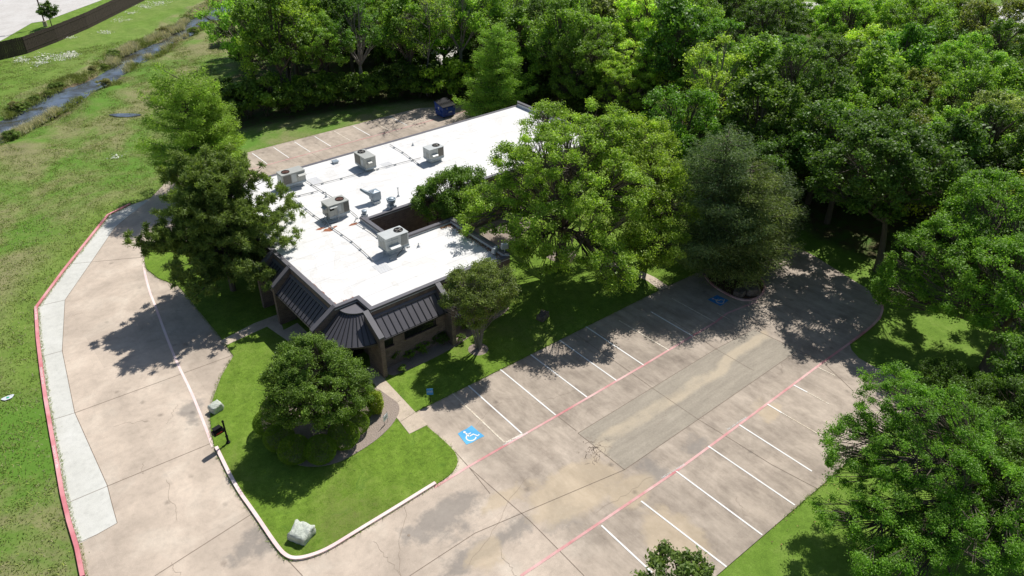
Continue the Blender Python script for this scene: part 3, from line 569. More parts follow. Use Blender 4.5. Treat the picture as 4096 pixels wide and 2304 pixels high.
# corner quarter-cone canopy
cx_, cy_ = 19.42, 40.58
q = MB(); A0, A1 = math.pi, 1.5 * math.pi
q.lathe((cx_, cy_, 0), [(1.22, 4.22), (3.1, 2.85), (3.1, 2.74), (1.1, 4.1)], 28, A0, A1); qc = q.build('corner_canopy', 'metal_dark', bld)
s_ = MB()
for k in range(1, 12):
    a = A0 + (A1 - A0) * k / 12; d = Vector((math.cos(a), math.sin(a), 0)); n_ = Vector((-d.y, d.x, 0)) * .02
    p0 = Vector((cx_, cy_, 4.22)) + d * 1.22; p1 = Vector((cx_, cy_, 2.85)) + d * 3.12; u = Vector((0, 0, .05)); s_.add([p0 - n_ + u, p0 + n_ + u, p1 + n_ + u, p1 - n_ + u, p0 - n_ - u, p0 + n_ - u, p1 + n_ - u, p1 - n_ - u], [(0, 3, 2, 1), (3, 7, 6, 2), (0, 4, 7, 3), (1, 2, 6, 5)])
s_.build('standing_seams', 'seam', qc)
q = MB(); arc = [(cx_ + 1.3 * math.cos(A0 + (A1 - A0) * k / 20), cy_ + 1.3 * math.sin(A0 + (A1 - A0) * k / 20)) for k in range(21)]
q.prism([(cx_, cy_)] + arc, 4.2, 4.3); q.build('drum_top', 'cap', qc); g_ = MB(); g_.lathe((cx_, cy_, 0), [(3.1, 2.86), (3.18, 2.86), (3.18, 2.72), (3.08, 2.72)], 28, A0, A1); g_.build('gutter', 'seam', qc)
q = MB(); 
for p in (((17.84, cy_ + .0), (19.6, cy_ + .35)), ): pass
# soldier course, stone band, windows, door
b_ = MB(); b_.box((27.0, 38.83, 1.05), (3.7, .1, .12)); b_.box((31.22, 41.5, 1.05), (.08, 5.5, .1)); b_.box((30.3, 38.38, 1.05), (1.7, .08, .1)); b_.build('stone_band', 'upstand', bld)
def window(c, d, mull=0, ax='x'):
    f = MB(); f.box(c, d); wn = f.build('window', 'black', bld); g_ = MB()
    if ax == 'x': g_.box((c[0], c[1] - d[1] / 2 - .003, c[2]), (d[0] - .1, .012, d[2] - .1))
    else: g_.box((c[0] - d[0] / 2 - .003, c[1], c[2]), (.012, d[1] - .1, d[2] - .1))
    g_.build('pane', 'glass', wn)
    s = MB(); s.box((c[0], c[1] - (.07 if ax == 'x' else 0), c[2] - d[2] / 2 - .05), (d[0] + .1, d[1] + .1, .09)) if ax == 'x' else s.box((c[0] - .07, c[1], c[2] - d[2] / 2 - .05), (d[0] + .1, d[1] + .1, .09)); s.build('sill', 'brick', wn)
MB().box((22.09, 38.36, 1.42), (5.42, .98, 2.84)).build('bay_wall', 'brick', bld)
window((22.7, 37.87, 2.2), (2.6, .08, .66)); window((20.0, 37.87, 2.2), (.9, .08, .66)); window((27.0, 38.85, 2.3), (2.6, .08, 1.2)); window((17.79, 43.8, 1.8), (.08, 4.4, 1.4), ax='y'); window((17.79, 49, 1.8), (.08, 1.4, 1.4), ax='y'); window((17.79, 55, 1.8), (.08, 3.4, 1.4), ax='y')
d_ = MB(); d_.box((18.7, 40.57, 1.15), (1.5, .08, 2.3)); dr = d_.build('entrance_door', 'black', bld); MB().box((18.35, 40.52, 1.2), (.6, .02, 2.0)).build('door_glass', 'glass', dr); MB().box((19.07, 40.52, 1.2), (.6, .02, 2.0)).build('door_glass', 'glass', dr); MB().tube([(18.72, 40.48, .9), (18.72, 40.48, 1.4)], .02, 6).build('handle', 'galv', dr)
window((33.2, 50.25, 1.8), (3.0, .08, 1.5)); window((38.2, 50.25, 1.8), (3.0, .08, 1.5))
# ------------------------------------------------------------------ rooftop equipment
ZR = WH + .1
def hvac(x0, y0, x1, y1, ztop, mat, fan, label, coilside, hood, plenum=True, rusty=False, zb=None):
    r = thing('rooftop_air_conditioner', label, 'air conditioner', ((x0 + x1) / 2, (y0 + y1) / 2, ZR), 'packaged air conditioners on the white roof')
    cx, cy = (x0 + x1) / 2, (y0 + y1) / 2; L, D = x1 - x0, y1 - y0; zb = zb or ztop - 1.0
    MB().box((cx, cy, (zb + ztop) / 2), (L, D, ztop - zb)).build('cabinet', mat, r, bevel=.015)
    MB().box((cx, cy, ztop + .02), (L + .05, D + .05, .04)).build('top_cover', mat, r, bevel=.01)
    MB().box((cx, cy, zb - .04), (L + .02, D + .02, .08)).build('base_rail', 'galv', r)
    if plenum:
        MB().box((cx, cy, (ZR + .22 + zb - .08) / 2), (L * .98, D * .98, max(.1, zb - .08 - ZR - .22))).build('curb_adapter', 'galv', r) if zb - ZR < .45 else None
        if zb - ZR >= .45:
            m = MB(); h = zb - .08 - ZR - .2; m.box((cx, cy, ZR + .2 + h * .25), (L * .72, D * .72, h * .5), 0, 1.0 / .72 * .98); m.box((cx, cy, ZR + .2 + h * .75), (L * .99, D * .99, h * .5)); m.build('curb_adapter', 'galv', r)
    MB().box((cx, cy, ZR + .11), (L * .74, D * .74, .22)).build('roof_curb', 'galvw', r)
    fx, fy = fan; ring = MB(); ring.lathe((fx, fy, ztop + .04), [(.36, 0), (.36, .05), (.33, .05), (.33, -.02)], 24); g_ = ring.build('fan_ring', 'black', r)
    MB().lathe((fx, fy, ztop + .045), [(.33, 0), (0, .001)], 24).build('fan_well', 'fanrust' if rusty else 'black', r)
    fb = MB()
    for k in range(4):
        a = k * math.pi / 2 + .4; fb.add([(fx + .05 * math.cos(a), fy + .05 * math.sin(a), ztop + .05), (fx + .3 * math.cos(a - .3), fy + .3 * math.sin(a - .3), ztop + .05), (fx + .3 * math.cos(a + .35), fy + .3 * math.sin(a + .35), ztop + .07)], [(0, 1, 2)])
    fb.lathe((fx, fy, ztop + .06), [(.07, 0), (.07, .03), (0, .035)], 10); fb.build('fan_blades', 'fanrust' if rusty else 'coil', r)
    for sd, a, b, za, zc, mm in coilside:
        hh = zb + (ztop - zb) * za; tt2 = zb + (ztop - zb) * zc
        if sd == 'f': MB().box(((a + b) / 2, y0 - .006, (hh + tt2) / 2), (b - a, .02, tt2 - hh)).build('coil_panel' if mm == 'coil' else 'access_panel', mm, r)
        else: MB().box((x0 - .006, (a + b) / 2, (hh + tt2) / 2), (.02, b - a, tt2 - hh)).build('coil_panel' if mm == 'coil' else 'access_panel', mm, r)
    zm = (zb + ztop) / 2
    for k in range(1, 4):
        MB().box((x0 + L * k / 4, y0 - .004, zm), (.015, .01, (ztop - zb) * .94)).build('panel_joint', 'pipe', r); MB().box((x0 - .004, y0 + D * k / 4, zm), (.01, .015, (ztop - zb) * .94)).build('panel_joint', 'pipe', r)
    if hood:
        sd, a, b, zc, dp = hood; m = MB(); hh = .32
        if sd == 'f': m.add([(a, y0 - .01, zc + hh), (b, y0 - .01, zc + hh), (b, y0 - dp, zc + hh * .62), (a, y0 - dp, zc + hh * .62), (a, y0 - dp, zc + hh * .55), (b, y0 - dp, zc + hh * .55), (b, y0 - .01, zc), (a, y0 - .01, zc)], [(0, 3, 2, 1), (3, 4, 5, 2), (0, 7, 4, 3), (1, 2, 5, 6), (4, 7, 6, 5)])
        else: m.add([(x0 - .01, b, zc + hh), (x0 - .01, a, zc + hh), (x0 - dp, a, zc + hh * .62), (x0 - dp, b, zc + hh * .62), (x0 - dp, b, zc + hh * .55), (x0 - dp, a, zc + hh * .55), (x0 - .01, a, zc), (x0 - .01, b, zc)], [(0, 1, 2, 3), (3, 2, 5, 4), (0, 3, 4, 7), (1, 6, 5, 2), (4, 5, 6, 7)])
        m.build('intake_hood', mat, r)
    return r
u1 = hvac(23.15, 59.5, 25.3, 60.6, 5.85, 'unit', (23.75, 60.05), 'grey air conditioner with a rusty fan nearest the left end of the white roof', [('f', 23.25, 23.95, .06, .92, 'coil'), ('f', 24.02, 24.45, .1, .9, 'unitpale'), ('w', 59.6, 60.5, .1, .9, 'unitpale')], ('f', 24.55, 25.28, 5.35, .32), True, True, zb=4.95)
u2 = hvac(30.6, 58.3, 31.7, 60.3, 5.8, 'unit', (31.15, 59.85), 'squat grey air conditioner beside the roof pipe nearest the rear parking spaces', [('w', 59.2, 60.2, .06, .95, 'coil'), ('w', 58.7, 59.15, .1, .7, 'unitpale')], ('f', 30.8, 31.2, 5.2, .28), True, zb=4.85)
u3 = hvac(36.1, 56.1, 37.7, 57.2, 5.85, 'unitpale', (37.25, 56.7), 'pale air conditioner partly hidden behind the small dark green tree', [('f', 37.05, 37.65, .08, .95, 'coil'), ('w', 56.2, 56.6, .1, .6, 'unit')], ('f', 36.3, 36.9, 5.1, .3), True, zb=4.95)
u4 = hvac(23.5, 51.85, 25.35, 53.05, 5.85, 'unit', (24.85, 52.45), 'weathered grey air conditioner with loose cables and rust stains around it', [('f', 24.85, 25.3, .06, .92, 'coil'), ('f', 23.6, 24.0, .55, .85, 'black'), ('f', 24.25, 24.6, .3, .9, 'unitpale')], ('w', 52.1, 52.7, 5.35, .25), True, True, zb=4.9)
MB().box((23.9, 51.73, 5.72), (.62, .25, .03)).build('panel_hood', 'unitpale', u4)
u5 = hvac(24.1, 44.1, 26.05, 45.3, 6.0, 'unitpale', (25.6, 44.75), 'large pale air conditioner on a splayed duct base beside the courtyard opening', [('f', 25.4, 25.95, .08, .95, 'coil'), ('w', 44.25, 44.6, .1, .75, 'unit'), ('w', 44.7, 45.1, .08, .55, 'unit')], ('f', 24.3, 25.15, 5.1, .42), False, zb=5.0)
m = MB()
for sgn in (0,):
    prof = [(0, ZR + .2), (0, ZR + .2)]
m.box((25.07, 44.7, ZR + .31), (1.4, .85, .22), 0, 1.42); m.box((25.07, 44.7, ZR + .45), (1.99, 1.22, .07)); m.build('splayed_duct', 'galv', u5)
m = MB()
for k in range(6): m.box((25.45 + k * .09, 44.075, 5.5), (.03, .03, .85))
m.build('coil_guard', 'unitpale', u5)
MB().box((24.75, 44.08, 5.75), (1.1, .02, .03)).build('trim_strip', 'white', u5)
for uu, pts in ((u5, [(24.05, 44.5, 4.95), (23.95, 44.45, 4.9), (23.85, 44.4, 4.55), (23.4, 44.2, 4.52), (23.15, 44.25, 4.52)]), (u4, [(24.3, 51.8, 5.4), (24.25, 51.7, 5.0), (24.15, 51.65, 4.55)])):
    MB().tube(pts, .035, 6).build('gas_connector', 'galvw', uu)
MB().tube([(25.5, 44.0, 5.0), (25.2, 43.85, 4.8), (24.8, 43.8, 4.6), (24.75, 43.8, 4.5)], .025, 6).build('cable', 'black', u5)
cb_ = MB(); cb_.tube([(23.45, 52.3, 5.1), (23.1, 52.2, 4.7), (23.2, 51.9, 4.5), (22.9, 51.7, 4.48)], .02, 5); cb_.tube([(23.45, 52.1, 5.2), (23.25, 51.8, 4.9), (23.3, 51.6, 4.5), (24, 51.5, 4.48)], .025, 5); cb_.build('cable', 'black', u4)
for x, y in ((24.2, 43.75), (26.2, 44.5)): MB().box((x, y, ZR + .06), (.22, .16, .12)).build('support_block', 'galvw', u5)
# intake hood, fans, vents
h_ = thing('roof_intake_duct', 'galvanised duct with a slanted scoop beside the round roof fan', 'roof duct', (28.2, 52.6, ZR))
MB().box((28.15, 52.55, ZR + .12), (.62, .6, .25)).build('roof_curb', 'galvw', h_); MB().box((28.25, 52.75, ZR + .62), (.72, .78, .75)).build('duct_box', 'galv', h_)
m = MB(); m.add([(27.89, 52.36, 5.42), (28.61, 52.36, 5.42), (28.61, 53.14, 5.42), (27.89, 53.14, 5.42), (28.25, 52.75, 5.55)], [(0, 1, 4), (1, 2, 4), (2, 3, 4), (3, 0, 4)]); m.build('pyramid_lid', 'galv', h_)
m = MB(); m.add([(27.89, 52.5, 5.4), (27.89, 53.14, 5.4), (27.3, 53.4, 5.75), (27.3, 52.75, 5.75), (27.89, 52.5, 4.95), (27.89, 53.14, 4.95), (27.22, 53.4, 5.6), (27.22, 52.75, 5.6)], [(0, 1, 2, 3), (7, 6, 5, 4), (0, 3, 7, 4), (1, 5, 6, 2), (3, 2, 6, 7)]); m.build('slanted_scoop', 'galv', h_)
f_ = thing('round_roof_fan', 'spun aluminium exhaust fan at the rear corner of the courtyard parapet', 'roof fan', (28.7, 50.85, ZR), 'exhaust fans on the roof')
MB().box((28.7, 50.9, ZR + .15), (.6, .6, .3)).build('roof_curb', 'galvw', f_); MB().lathe((28.7, 50.9, ZR + .3), [(.2, 0), (.2, .15), (.33, .2), (.4, .55), (.34, .58), (.34, .5), (.28, .5)], 24).build('bowl', 'galv', f_, smooth=True); MB().lathe((28.7, 50.9, ZR + .8), [(.28, 0), (.28, .1), (.2, .15), (0, .17)], 20).build('cap', 'galv', f_, smooth=True)
f2 = thing('small_roof_fan', 'small round vent cap at the left corner of the courtyard', 'roof fan', (26.2, 51.05, ZR), 'exhaust fans on the roof')
MB().box((26.2, 51.05, ZR + .1), (.42, .42, .2)).build('roof_curb', 'galvw', f2); MB().lathe((26.2, 51.05, ZR + .2), [(.12, 0), (.12, .1), (.2, .12), (.22, .32), (.18, .34), (0, .36)], 18).build('cap', 'galv', f2, smooth=True)
b2 = thing('roof_hatch_vent', 'small square grey vent box near the rear edge of the roof', 'roof vent', (29.5, 62.1, ZR)); MB().box((29.5, 62.1, ZR + .08), (.45, .45, .16)).build('base', 'galvw', b2); MB().box((29.5, 62.1, ZR + .19), (.55, .55, .06)).build('lid', 'galv', b2)
for (x, y, lb, h) in ((30.3, 52.4, 'tall white vent pipe behind the round roof fan', .8), (26.84, 44.06, 'short white vent pipe right of the large pale air conditioner', .35), (37.4, 61, 'short white vent pipe far back on the open roof', .3), (25.45, 56.2, 'white vent pipe behind the weathered grey air conditioner', .5), (28.2, 41.2, 'white vent pipe beside the front multi-stemmed tree on the roof edge', .4)):
    v = thing('vent_pipe', lb, 'vent pipe', (x, y, ZR), 'vent pipes on the roof'); MB().lathe((x, y, ZR), [(.16, 0), (.07, .12), (.04, .16), (.04, h), (0, h + .01)], 12).build('pipe', 'galvw', v)
    if h > .7: MB().lathe((x, y, ZR + h), [(.07, -.04), (.07, .04), (0, .06)], 10).build('cap', 'galvw', v)
def gas(pts, label, n_blocks):
    r = thing('gas_pipe', label, 'roof pipe', (*pts[0][:2], ZR), 'pipes on the roof')
    MB().tube([(x, y, ZR + .12) for x, y in pts], .028, 6).build('pipe', 'pipe', r)
    L = [0]
    for a, b in zip(pts, pts[1:]): L.append(L[-1] + math.dist(a, b))
    for k in range(n_blocks):
        s_ = L[-1] * (k + .5) / n_blocks; i = max(i for i in range(len(L) - 1) if L[i] <= s_); f = (s_ - L[i]) / (L[i + 1] - L[i]); x = pts[i][0] + (pts[i + 1][0] - pts[i][0]) * f; y = pts[i][1] + (pts[i + 1][1] - pts[i][1]) * f
        MB().box((x, y, ZR + .05), (.2, .13, .09)).build('support_block', 'galvw', r)
gas([(23.06, 57.3), (23.02, 56), (22.98, 53.8), (23.12, 50.7), (23.22, 48), (23.13, 45.8), (23.0, 44.3)], 'long thin pipe running along the left side of the roof to the front unit', 9)
gas([(23.1, 57.8), (25.4, 57.5)], 'short thin pipe branching beside the rusty-fan air conditioner', 2)
gas([(25.5, 58.8), (27.3, 58.6), (30.1, 58.35), (32, 58.2), (34.8, 57.95), (36.2, 57.8)], 'thin pipe crossing the roof lengthwise between the rear units', 6)
gas([(25.5, 60.1), (25.6, 57.5), (25.7, 55.7), (25.75, 53.2), (25.62, 51.2), (25.0, 50.6), (25.15, 48.4), (25.1, 46.2)], 'thin pipe running forward past the courtyard corner', 7)
gas([(35.65, 62.4), (35.6, 60), (35.4, 58), (35.2, 56.2)], 'thin pipe crossing the roof left of the pale unit by the tree', 4)
for (x, y, z, lb, mz, a) in ((31.0, 38.75, 4.62, 'square floodlight on a short post at the front right roof corner', .75, -.4), (30.55, 39.35, 4.5, 'tilted floodlight lying over the parapet at the front right roof corner', .45, .3)):
    r = thing('floodlight', lb, 'floodlight', (x, y, z), 'floodlights on the roof corner'); MB().tube([(x, y, z), (x, y, z + mz - .2)], .04, 8).build('post', 'galv', r); MB().box((x, y, z + mz), (.55, .3, .42), a, .86).build('housing', 'galvw', r, bevel=.02); MB().box((x + .16 * math.sin(a), y - .17 * math.cos(a), z + mz), (.42, .02, .3), a).build('lens', 'galv', r)
# ------------------------------------------------------------------ street furniture and stones
x, y = W(575, 1115); r = thing('mailbox', 'black mailbox on a black post beside the curved drive', 'mailbox', (x, y, .05))
m = MB(); m.tube([(x, y, .05), (x, y, 1.75)], .055, 10); m.lathe((x, y, .05), [(.13, 0), (.13, .08), (.07, .12), (.07, .5), (.1, .54), (.055, .6)], 12); m.lathe((x, y, 1.75), [(.055, 0), (.09, .04), (.05, .1), (0, .18)], 10); m.build('post', 'black', r)
a = math.radians(190); dx, dy = math.cos(a), math.sin(a); MB().tube([(x, y, 1.12), (x + dx * .75, y + dy * .75, 1.12)], .04, 6).build('arm', 'black', r)
m = MB(); px_, py_ = -dy, dx; c0 = (x + dx * .12, y + dy * .12); c1_ = (x + dx * .78, y + dy * .78); vs = []
for c in (c0, c1_):
    for u, z in ((-.17, 1.16), (.17, 1.16), (.17, 1.36), (.13, 1.46), (.05, 1.51), (-.05, 1.51), (-.13, 1.46), (-.17, 1.36)): vs.append((c[0] + px_ * u, c[1] + py_ * u, z))
m.add(vs, [tuple(range(8))[::-1], tuple(range(8, 16))] + [(k, (k + 1) % 8, 8 + (k + 1) % 8, 8 + k) for k in range(8)]); m.build('box', 'black', r)
m = MB(); mx, my = (c0[0] + c1_[0]) / 2, (c0[1] + c1_[1]) / 2; m.box((mx - px_ * .18 * 1, my - py_ * .18, 1.28), (.4, .012, .07), a); m.box((mx + px_ * .18, my + py_ * .18, 1.28), (.4, .012, .07), a); m.build('red_plate', 'redm', r)
m = MB(); m.box((mx, my, 1.6), (.5, .3, .06), a); m.box((mx, my, 1.55), (.35, .16, .08), a); m.build('newspaper_tray', 'black', r)
x, y = W(1083, 1013); r = thing('accessible_parking_sign', 'small blue accessible parking sign on a thin post at the lot edge', 'sign', (x, y, .05))
MB().tube([(x, y, .0), (x, y, 1.1)], .025, 8).build('post', 'black', r); n_ = math.radians(-35)
MB().box((x, y - .02, .95), (.42, .025, .5), n_).build('sign_panel', 'bluedull', r, bevel=.004)
fx, fy = math.sin(n_), -math.cos(n_); tx_, ty_ = math.cos(n_), math.sin(n_)
def upright_text(body, size, c, ang, mat, parent, name='lettering'):
    cu = bpy.data.curves.new(name, 'FONT'); cu.body = body; cu.size = size; cu.align_x = 'CENTER'; cu.align_y = 'CENTER'
    t = bpy.data.objects.new('tmp', cu); col.objects.link(t); dg = bpy.context.evaluated_depsgraph_get(); me = bpy.data.meshes.new_from_object(t.evaluated_get(dg)); bpy.data.objects.remove(t)
    me.transform(Matrix.Translation(Vector(c)) @ Matrix.Rotation(ang, 4, 'Z') @ Matrix.Rotation(math.pi / 2, 4, 'X')); me.transform(Matrix.Translation(-root_off(parent))); me.materials.clear(); me.materials.append(M[mat]); o = bpy.data.objects.new(name, me); col.objects.link(o); o.parent = parent
upright_text('RESERVED\nPARKING', .085, (x + fx * .02, y - .02 + fy * .02, .98), n_, 'sheetwhite', r)
x, y = W(972, 1068); r = thing('yard_sign', 'small white lawn sign on two wire legs in the mulch bed', 'sign', (x, y, .08)); a = math.radians(28)
MB().box((x, y, .62), (.5, .02, .42), a).build('sign_board', 'sheetwhite', r); m = MB()
for s in (-.2, .2): m.tube([(x + s * math.cos(a), y + s * math.sin(a), .05), (x + s * math.cos(a), y + s * math.sin(a), .95)], .012, 5)
m.build('wire_legs', 'black', r)
MB().box((x + .016 * math.sin(a), y - .016 * math.cos(a), .64), (.3, .006, .06), a).build('faint_print', 'coil', r)
def boulder(c, d, rz, mat, label, seed, group=None, cat='boulder'):
    bm = bmesh.new(); bmesh.ops.create_cube(bm, size=1); bmesh.ops.subdivide_edges(bm, edges=bm.edges, cuts=5, use_grid_fill=True); rr = np.random.RandomState(seed)
    for v in bm.verts:
        p = v.co.copy(); L = p.length; p = p.lerp(p.normalized() * .6, .22)
        for k in range(3): p += p.normalized() * .035 * math.sin(p.x * (5 + 4 * k) + seed) * math.cos(p.y * (6 + 3 * k) + seed * 2) * (1 + math.sin(p.z * 11 + seed))
        p += Vector(rr.normal(0, .012, 3)); p.z *= 1 + .25 * p.x; v.co = (p.x * d[0], p.y * d[1], p.z * d[2])
    me = bpy.data.meshes.new('boulder'); bm.to_mesh(me); bm.free(); me.polygons.foreach_set('use_smooth', [True] * len(me.polygons)); me.materials.append(M[mat]); o = bpy.data.objects.new('boulder', me); col.objects.link(o); o.location = (c[0], c[1], d[2] * .36 + .03); o.rotation_euler = (0, 0, rz); tag(o, label, cat, group)
boulder(W(760, 1350), (1.05, 1.1, .66), .5, 'rockw', 'large pale layered boulder on the grass at the drive corner', 3)
boulder(W(545, 1033), (.75, .62, .6), .2, 'rockw', 'small pale boulder beside the drive behind the mailbox', 7)
boulder(W(1365, 803), (.85, .6, .6), .3, 'rockb', 'brown boulder on the shaded lawn below the big oak', 9)
boulder(W(1888, 735), (1.4, 1.1, .8), .9, 'rockb', 'large dark boulder in the curbed island under the cedars', 12); boulder(W(1860, 742), (.9, .8, .55), .1, 'rockb', 'smaller dark boulder in the curbed island under the cedars', 14)
x, y = W(20, 1001); r = thing('utility_cover', 'white concrete utility cover with a green disc in the left meadow', 'utility cover', (x, y, 0)); m = MB(); m.flat([(x + .36 * math.cos(t) * (1 + .2 * math.sin(3 * t)), y + .26 * math.sin(t) * (1 + .2 * math.cos(2 * t))) for t in [k * math.pi / 8 for k in range(16)]], .03); m.build('slab', 'sheetwhite', r); MB().lathe((x, y, .034), [(.1, 0), (0, .012)], 12).build('disc', 'green', r)
# dumpster
r = thing('dumpster', 'blue steel dumpster with a dark lid at the end of the rear parking spaces', 'dumpster', (51.3, 75.7, 0)); X0, X1, Y0, Y1 = 50.4, 52.25, 74.75, 76.6
m = MB(); m.add([(X0 + .1, Y0 + .1, .15), (X1 - .1, Y0 + .1, .15), (X1 - .1, Y1 - .1, .15), (X0 + .1, Y1 - .1, .15), (X0, Y0, 1.35), (X1, Y0, 1.35), (X1, Y1, 1.75), (X0, Y1, 1.75)], [(3, 2, 1, 0), (0, 1, 5, 4), (1, 2, 6, 5), (2, 3, 7, 6), (3, 0, 4, 7)]); m.build('hopper', 'dumpblue', r)
m = MB(); m.add([(X0 - .03, Y0 - .05, 1.37), (X1 + .03, Y0 - .05, 1.37), (X1 + .03, Y1 + .03, 1.79), (X0 - .03, Y1 + .03, 1.79), (X0 - .03, Y0 - .05, 1.42), (X1 + .03, Y0 - .05, 1.42), (X1 + .03, Y1 + .03, 1.84), (X0 - .03, Y1 + .03, 1.84)], [(3, 2, 1, 0), (4, 5, 6, 7), (0, 1, 5, 4), (1, 2, 6, 5), (2, 3, 7, 6), (3, 0, 4, 7)])
for k in range(7): m.box((X0 + .15 + k * .26, (Y0 + Y1) / 2, 1.645), (.06, 1.0, .03))
m.build('lid', 'black', r)
m = MB(); 
for xx in (X0 - .05, X1 + .05): m.box((xx, 75.6, .75), (.1, 1.3, .16))
m.build('fork_pockets', 'dumpblue', r); MB().box((51.4, Y0 + .02, .95), (.6, .03, .6)).build('side_door', 'dumpblue', r)
m = MB()
for z in (.3, .62, 1.2): m.box(((X0 + X1) / 2, Y0 + .07 - z * .06, z), (1.78, .05, .06))
m.build('ribs', 'dumpblue', r); MB().box((51.45, Y0 - .02, .68), (.5, .03, .12)).build('white_plate', 'sheetwhite', r); 
m = MB(); m.box((52.05, Y0 - .012, 1.2), (.16, .02, .2)); m.box((51.0, Y0 - .008, 1.18), (.14, .02, .16)); m.build('yellow_sticker', 'yellow', r)
m = MB(); m.lathe((0, 0, 0), [(.14, 0), (0, 0)], 10); m.v = [(X0 - .0 + .02, 75.7 + a_, 1.15 + b__) for a_, b__, c in m.v]; m.box((X0 + .03, 75.7, .88), (.02, .4, .05)); m.build('white_emblem', 'sheetwhite', r)
m = MB()
for xx in (X0 + .2, X1 - .2):
    for yy in (Y0 + .2, Y1 - .2): m.tube([(xx, yy - .04, .08), (xx, yy + .04, .08)], .08, 10)
m.build('casters', 'black', r)
# fence
P0, P1 = W(-60, 178), W(5, 150); fpts = [W(-60, 172), W(5, 149), ct(200, 385), ct(420, 300), ct(640, 205), ct(830, 110), ct(1040, 5), ct(1300, -125)]
r = thing('board_fence', 'long dark stained board fence above the creek bank', 'fence', (*fpts[1], 0)); fr = random.Random(8)
m = MB(); rail = MB()
for a, b in zip(fpts, fpts[1:]):
    L = math.dist(a, b); n = int(L / .28); an = math.atan2(b[1] - a[1], b[0] - a[0])
    for k in range(n):
        f = (k + .5) / n; m.box((a[0] + (b[0] - a[0]) * f, a[1] + (b[1] - a[1]) * f, 1.2 + fr.uniform(-.03, .03)), (L / n - .02, .03 + fr.uniform(0, .02), 2.5), an + fr.uniform(-.03, .03))
    rail.box(((a[0] + b[0]) / 2, (a[1] + b[1]) / 2, .5), (L, .09, .1), an); rail.box(((a[0] + b[0]) / 2, (a[1] + b[1]) / 2, 2.0), (L, .09, .1), an)
m.build('boards', 'fence', r); rail.build('rails', 'fence', r)
x, y = W(115, 66); r = thing('parking_lot_lamp', 'tall brown lamp post on a concrete base beside the distant parking lot', 'lamp post', (x, y, 0)); MB().lathe((x, y, 0), [(.32, 0), (.32, .85), (0, .86)], 16).build('concrete_base', 'walk', r); MB().tube([(x, y, .8), (x, y, 9.5)], .11, 8).build('pole', 'soil', r)
MB().box((x - .6, y + .2, 9.3), (1.0, .4, .2)).build('lamp_head', 'black', r); MB().box((x - .45, y + .1, 5.3), (.9, .12, .5)).build('signboard', 'galv', r)
# far houses, cars, rail fence
def house(c, d, rz, h, label, wall='tanbrick'):
    r = thing('house', label, 'house', (c[0], c[1], 0), 'houses across the street'); MB().box((c[0], c[1], h / 2), (d[0], d[1], h), rz).build('wall', wall, r)
    m = MB(); a, b = d[0] / 2 + .6, d[1] / 2 + .6; co, si = math.cos(rz), math.sin(rz); f = lambda x, y, z: (c[0] + x * co - y * si, c[1] + x * si + y * co, z)
    m.add([f(-a, -b, h), f(a, -b, h), f(a, b, h), f(-a, b, h), f(-a + b, 0, h + 2.2), f(a - b, 0, h + 2.2)], [(0, 1, 5, 4), (1, 2, 5), (2, 3, 4, 5), (3, 0, 4), (3, 2, 1, 0)]); m.build('roof', 'roofgrey', r)
    for k in (-.28, .0, .28): MB().box(f(k * d[0], -d[1] / 2 - .02, 1.5), (1.4, .06, 1.3), rz).build('window', 'glass', r)
p = W(2240, -25); house(p, (26, 10), math.radians(-39), 3, 'long low brick house beyond the wood at the far street'); p = W(2620, -60); house(p, (16, 10), math.radians(-39), 3, 'brick house at the far right corner beyond the driveway')
def car(c, rz, mat, label):
    r = thing('parked_car', label, 'car', (c[0], c[1], 0), 'cars across the street'); co, si = math.cos(rz), math.sin(rz); f = lambda x, y, z: (c[0] + x * co - y * si, c[1] + x * si + y * co, z)
    prof = [(-2.2, .35), (-2.25, .8), (-1.6, .95), (-1.1, 1.42), (.5, 1.45), (1.2, .98), (2.15, .82), (2.25, .35)]; n = len(prof); m = MB(); m.add([f(x, -.88, z) for x, z in prof] + [f(x, .88, z) for x, z in prof], [tuple(range(n))[::-1], tuple(range(n, 2 * n))] + [(k, (k + 1) % n, n + (k + 1) % n, n + k) for k in range(n)]); m.build('body', mat, r, bevel=.05)
    m = MB()
    for s in (-.885, .885): m.add([f(-1.35, s, .98), f(.95, s, 1.0), f(.45, s, 1.36), f(-1.02, s, 1.34)], [(0, 1, 2, 3)])
    m.build('side_windows', 'glass', r); m = MB(); m.add([f(.55, -.75, 1.43), f(.55, .75, 1.43), f(1.15, .75, 1.04), f(1.15, -.75, 1.04)], [(0, 3, 2, 1)]); m.v = [(x, y, z + .02) for x, y, z in m.v]; m.build('windscreen', 'glass', r)
    for x in (-1.4, 1.4):
        for s in (-.82, .82): MB().tube([f(x, s - .1, .32), f(x, s + .1, .32)], .32, 14).build('wheel', 'tyre', r)
car(W(2556, 44), math.radians(10), 'carwhite', 'white car parked on the far right driveway'); car(W(1712, 20), math.radians(-40), 'carwhite', 'white car on the far street between the treetops')
r = thing('rail_fence', 'low wooden rail fence along the far street above the trees', 'fence', (*W(1850, 14), 0)); rp = [W(1845, 12), W(1895, 20), W(1950, 32), W(1990, 42)]
m = MB(); m2 = MB()
for a, b in zip(rp, rp[1:]):
    for z in (.45, .9): m.tube([(*a, z), (*b, z)], .07, 5)
    for k in range(4): p = (a[0] + (b[0] - a[0]) * k / 4, a[1] + (b[1] - a[1]) * k / 4); m2.box((*p, .55), (.14, .14, 1.1))
m.build('rails', 'tanbrick', r); m2.build('posts', 'tanbrick', r)
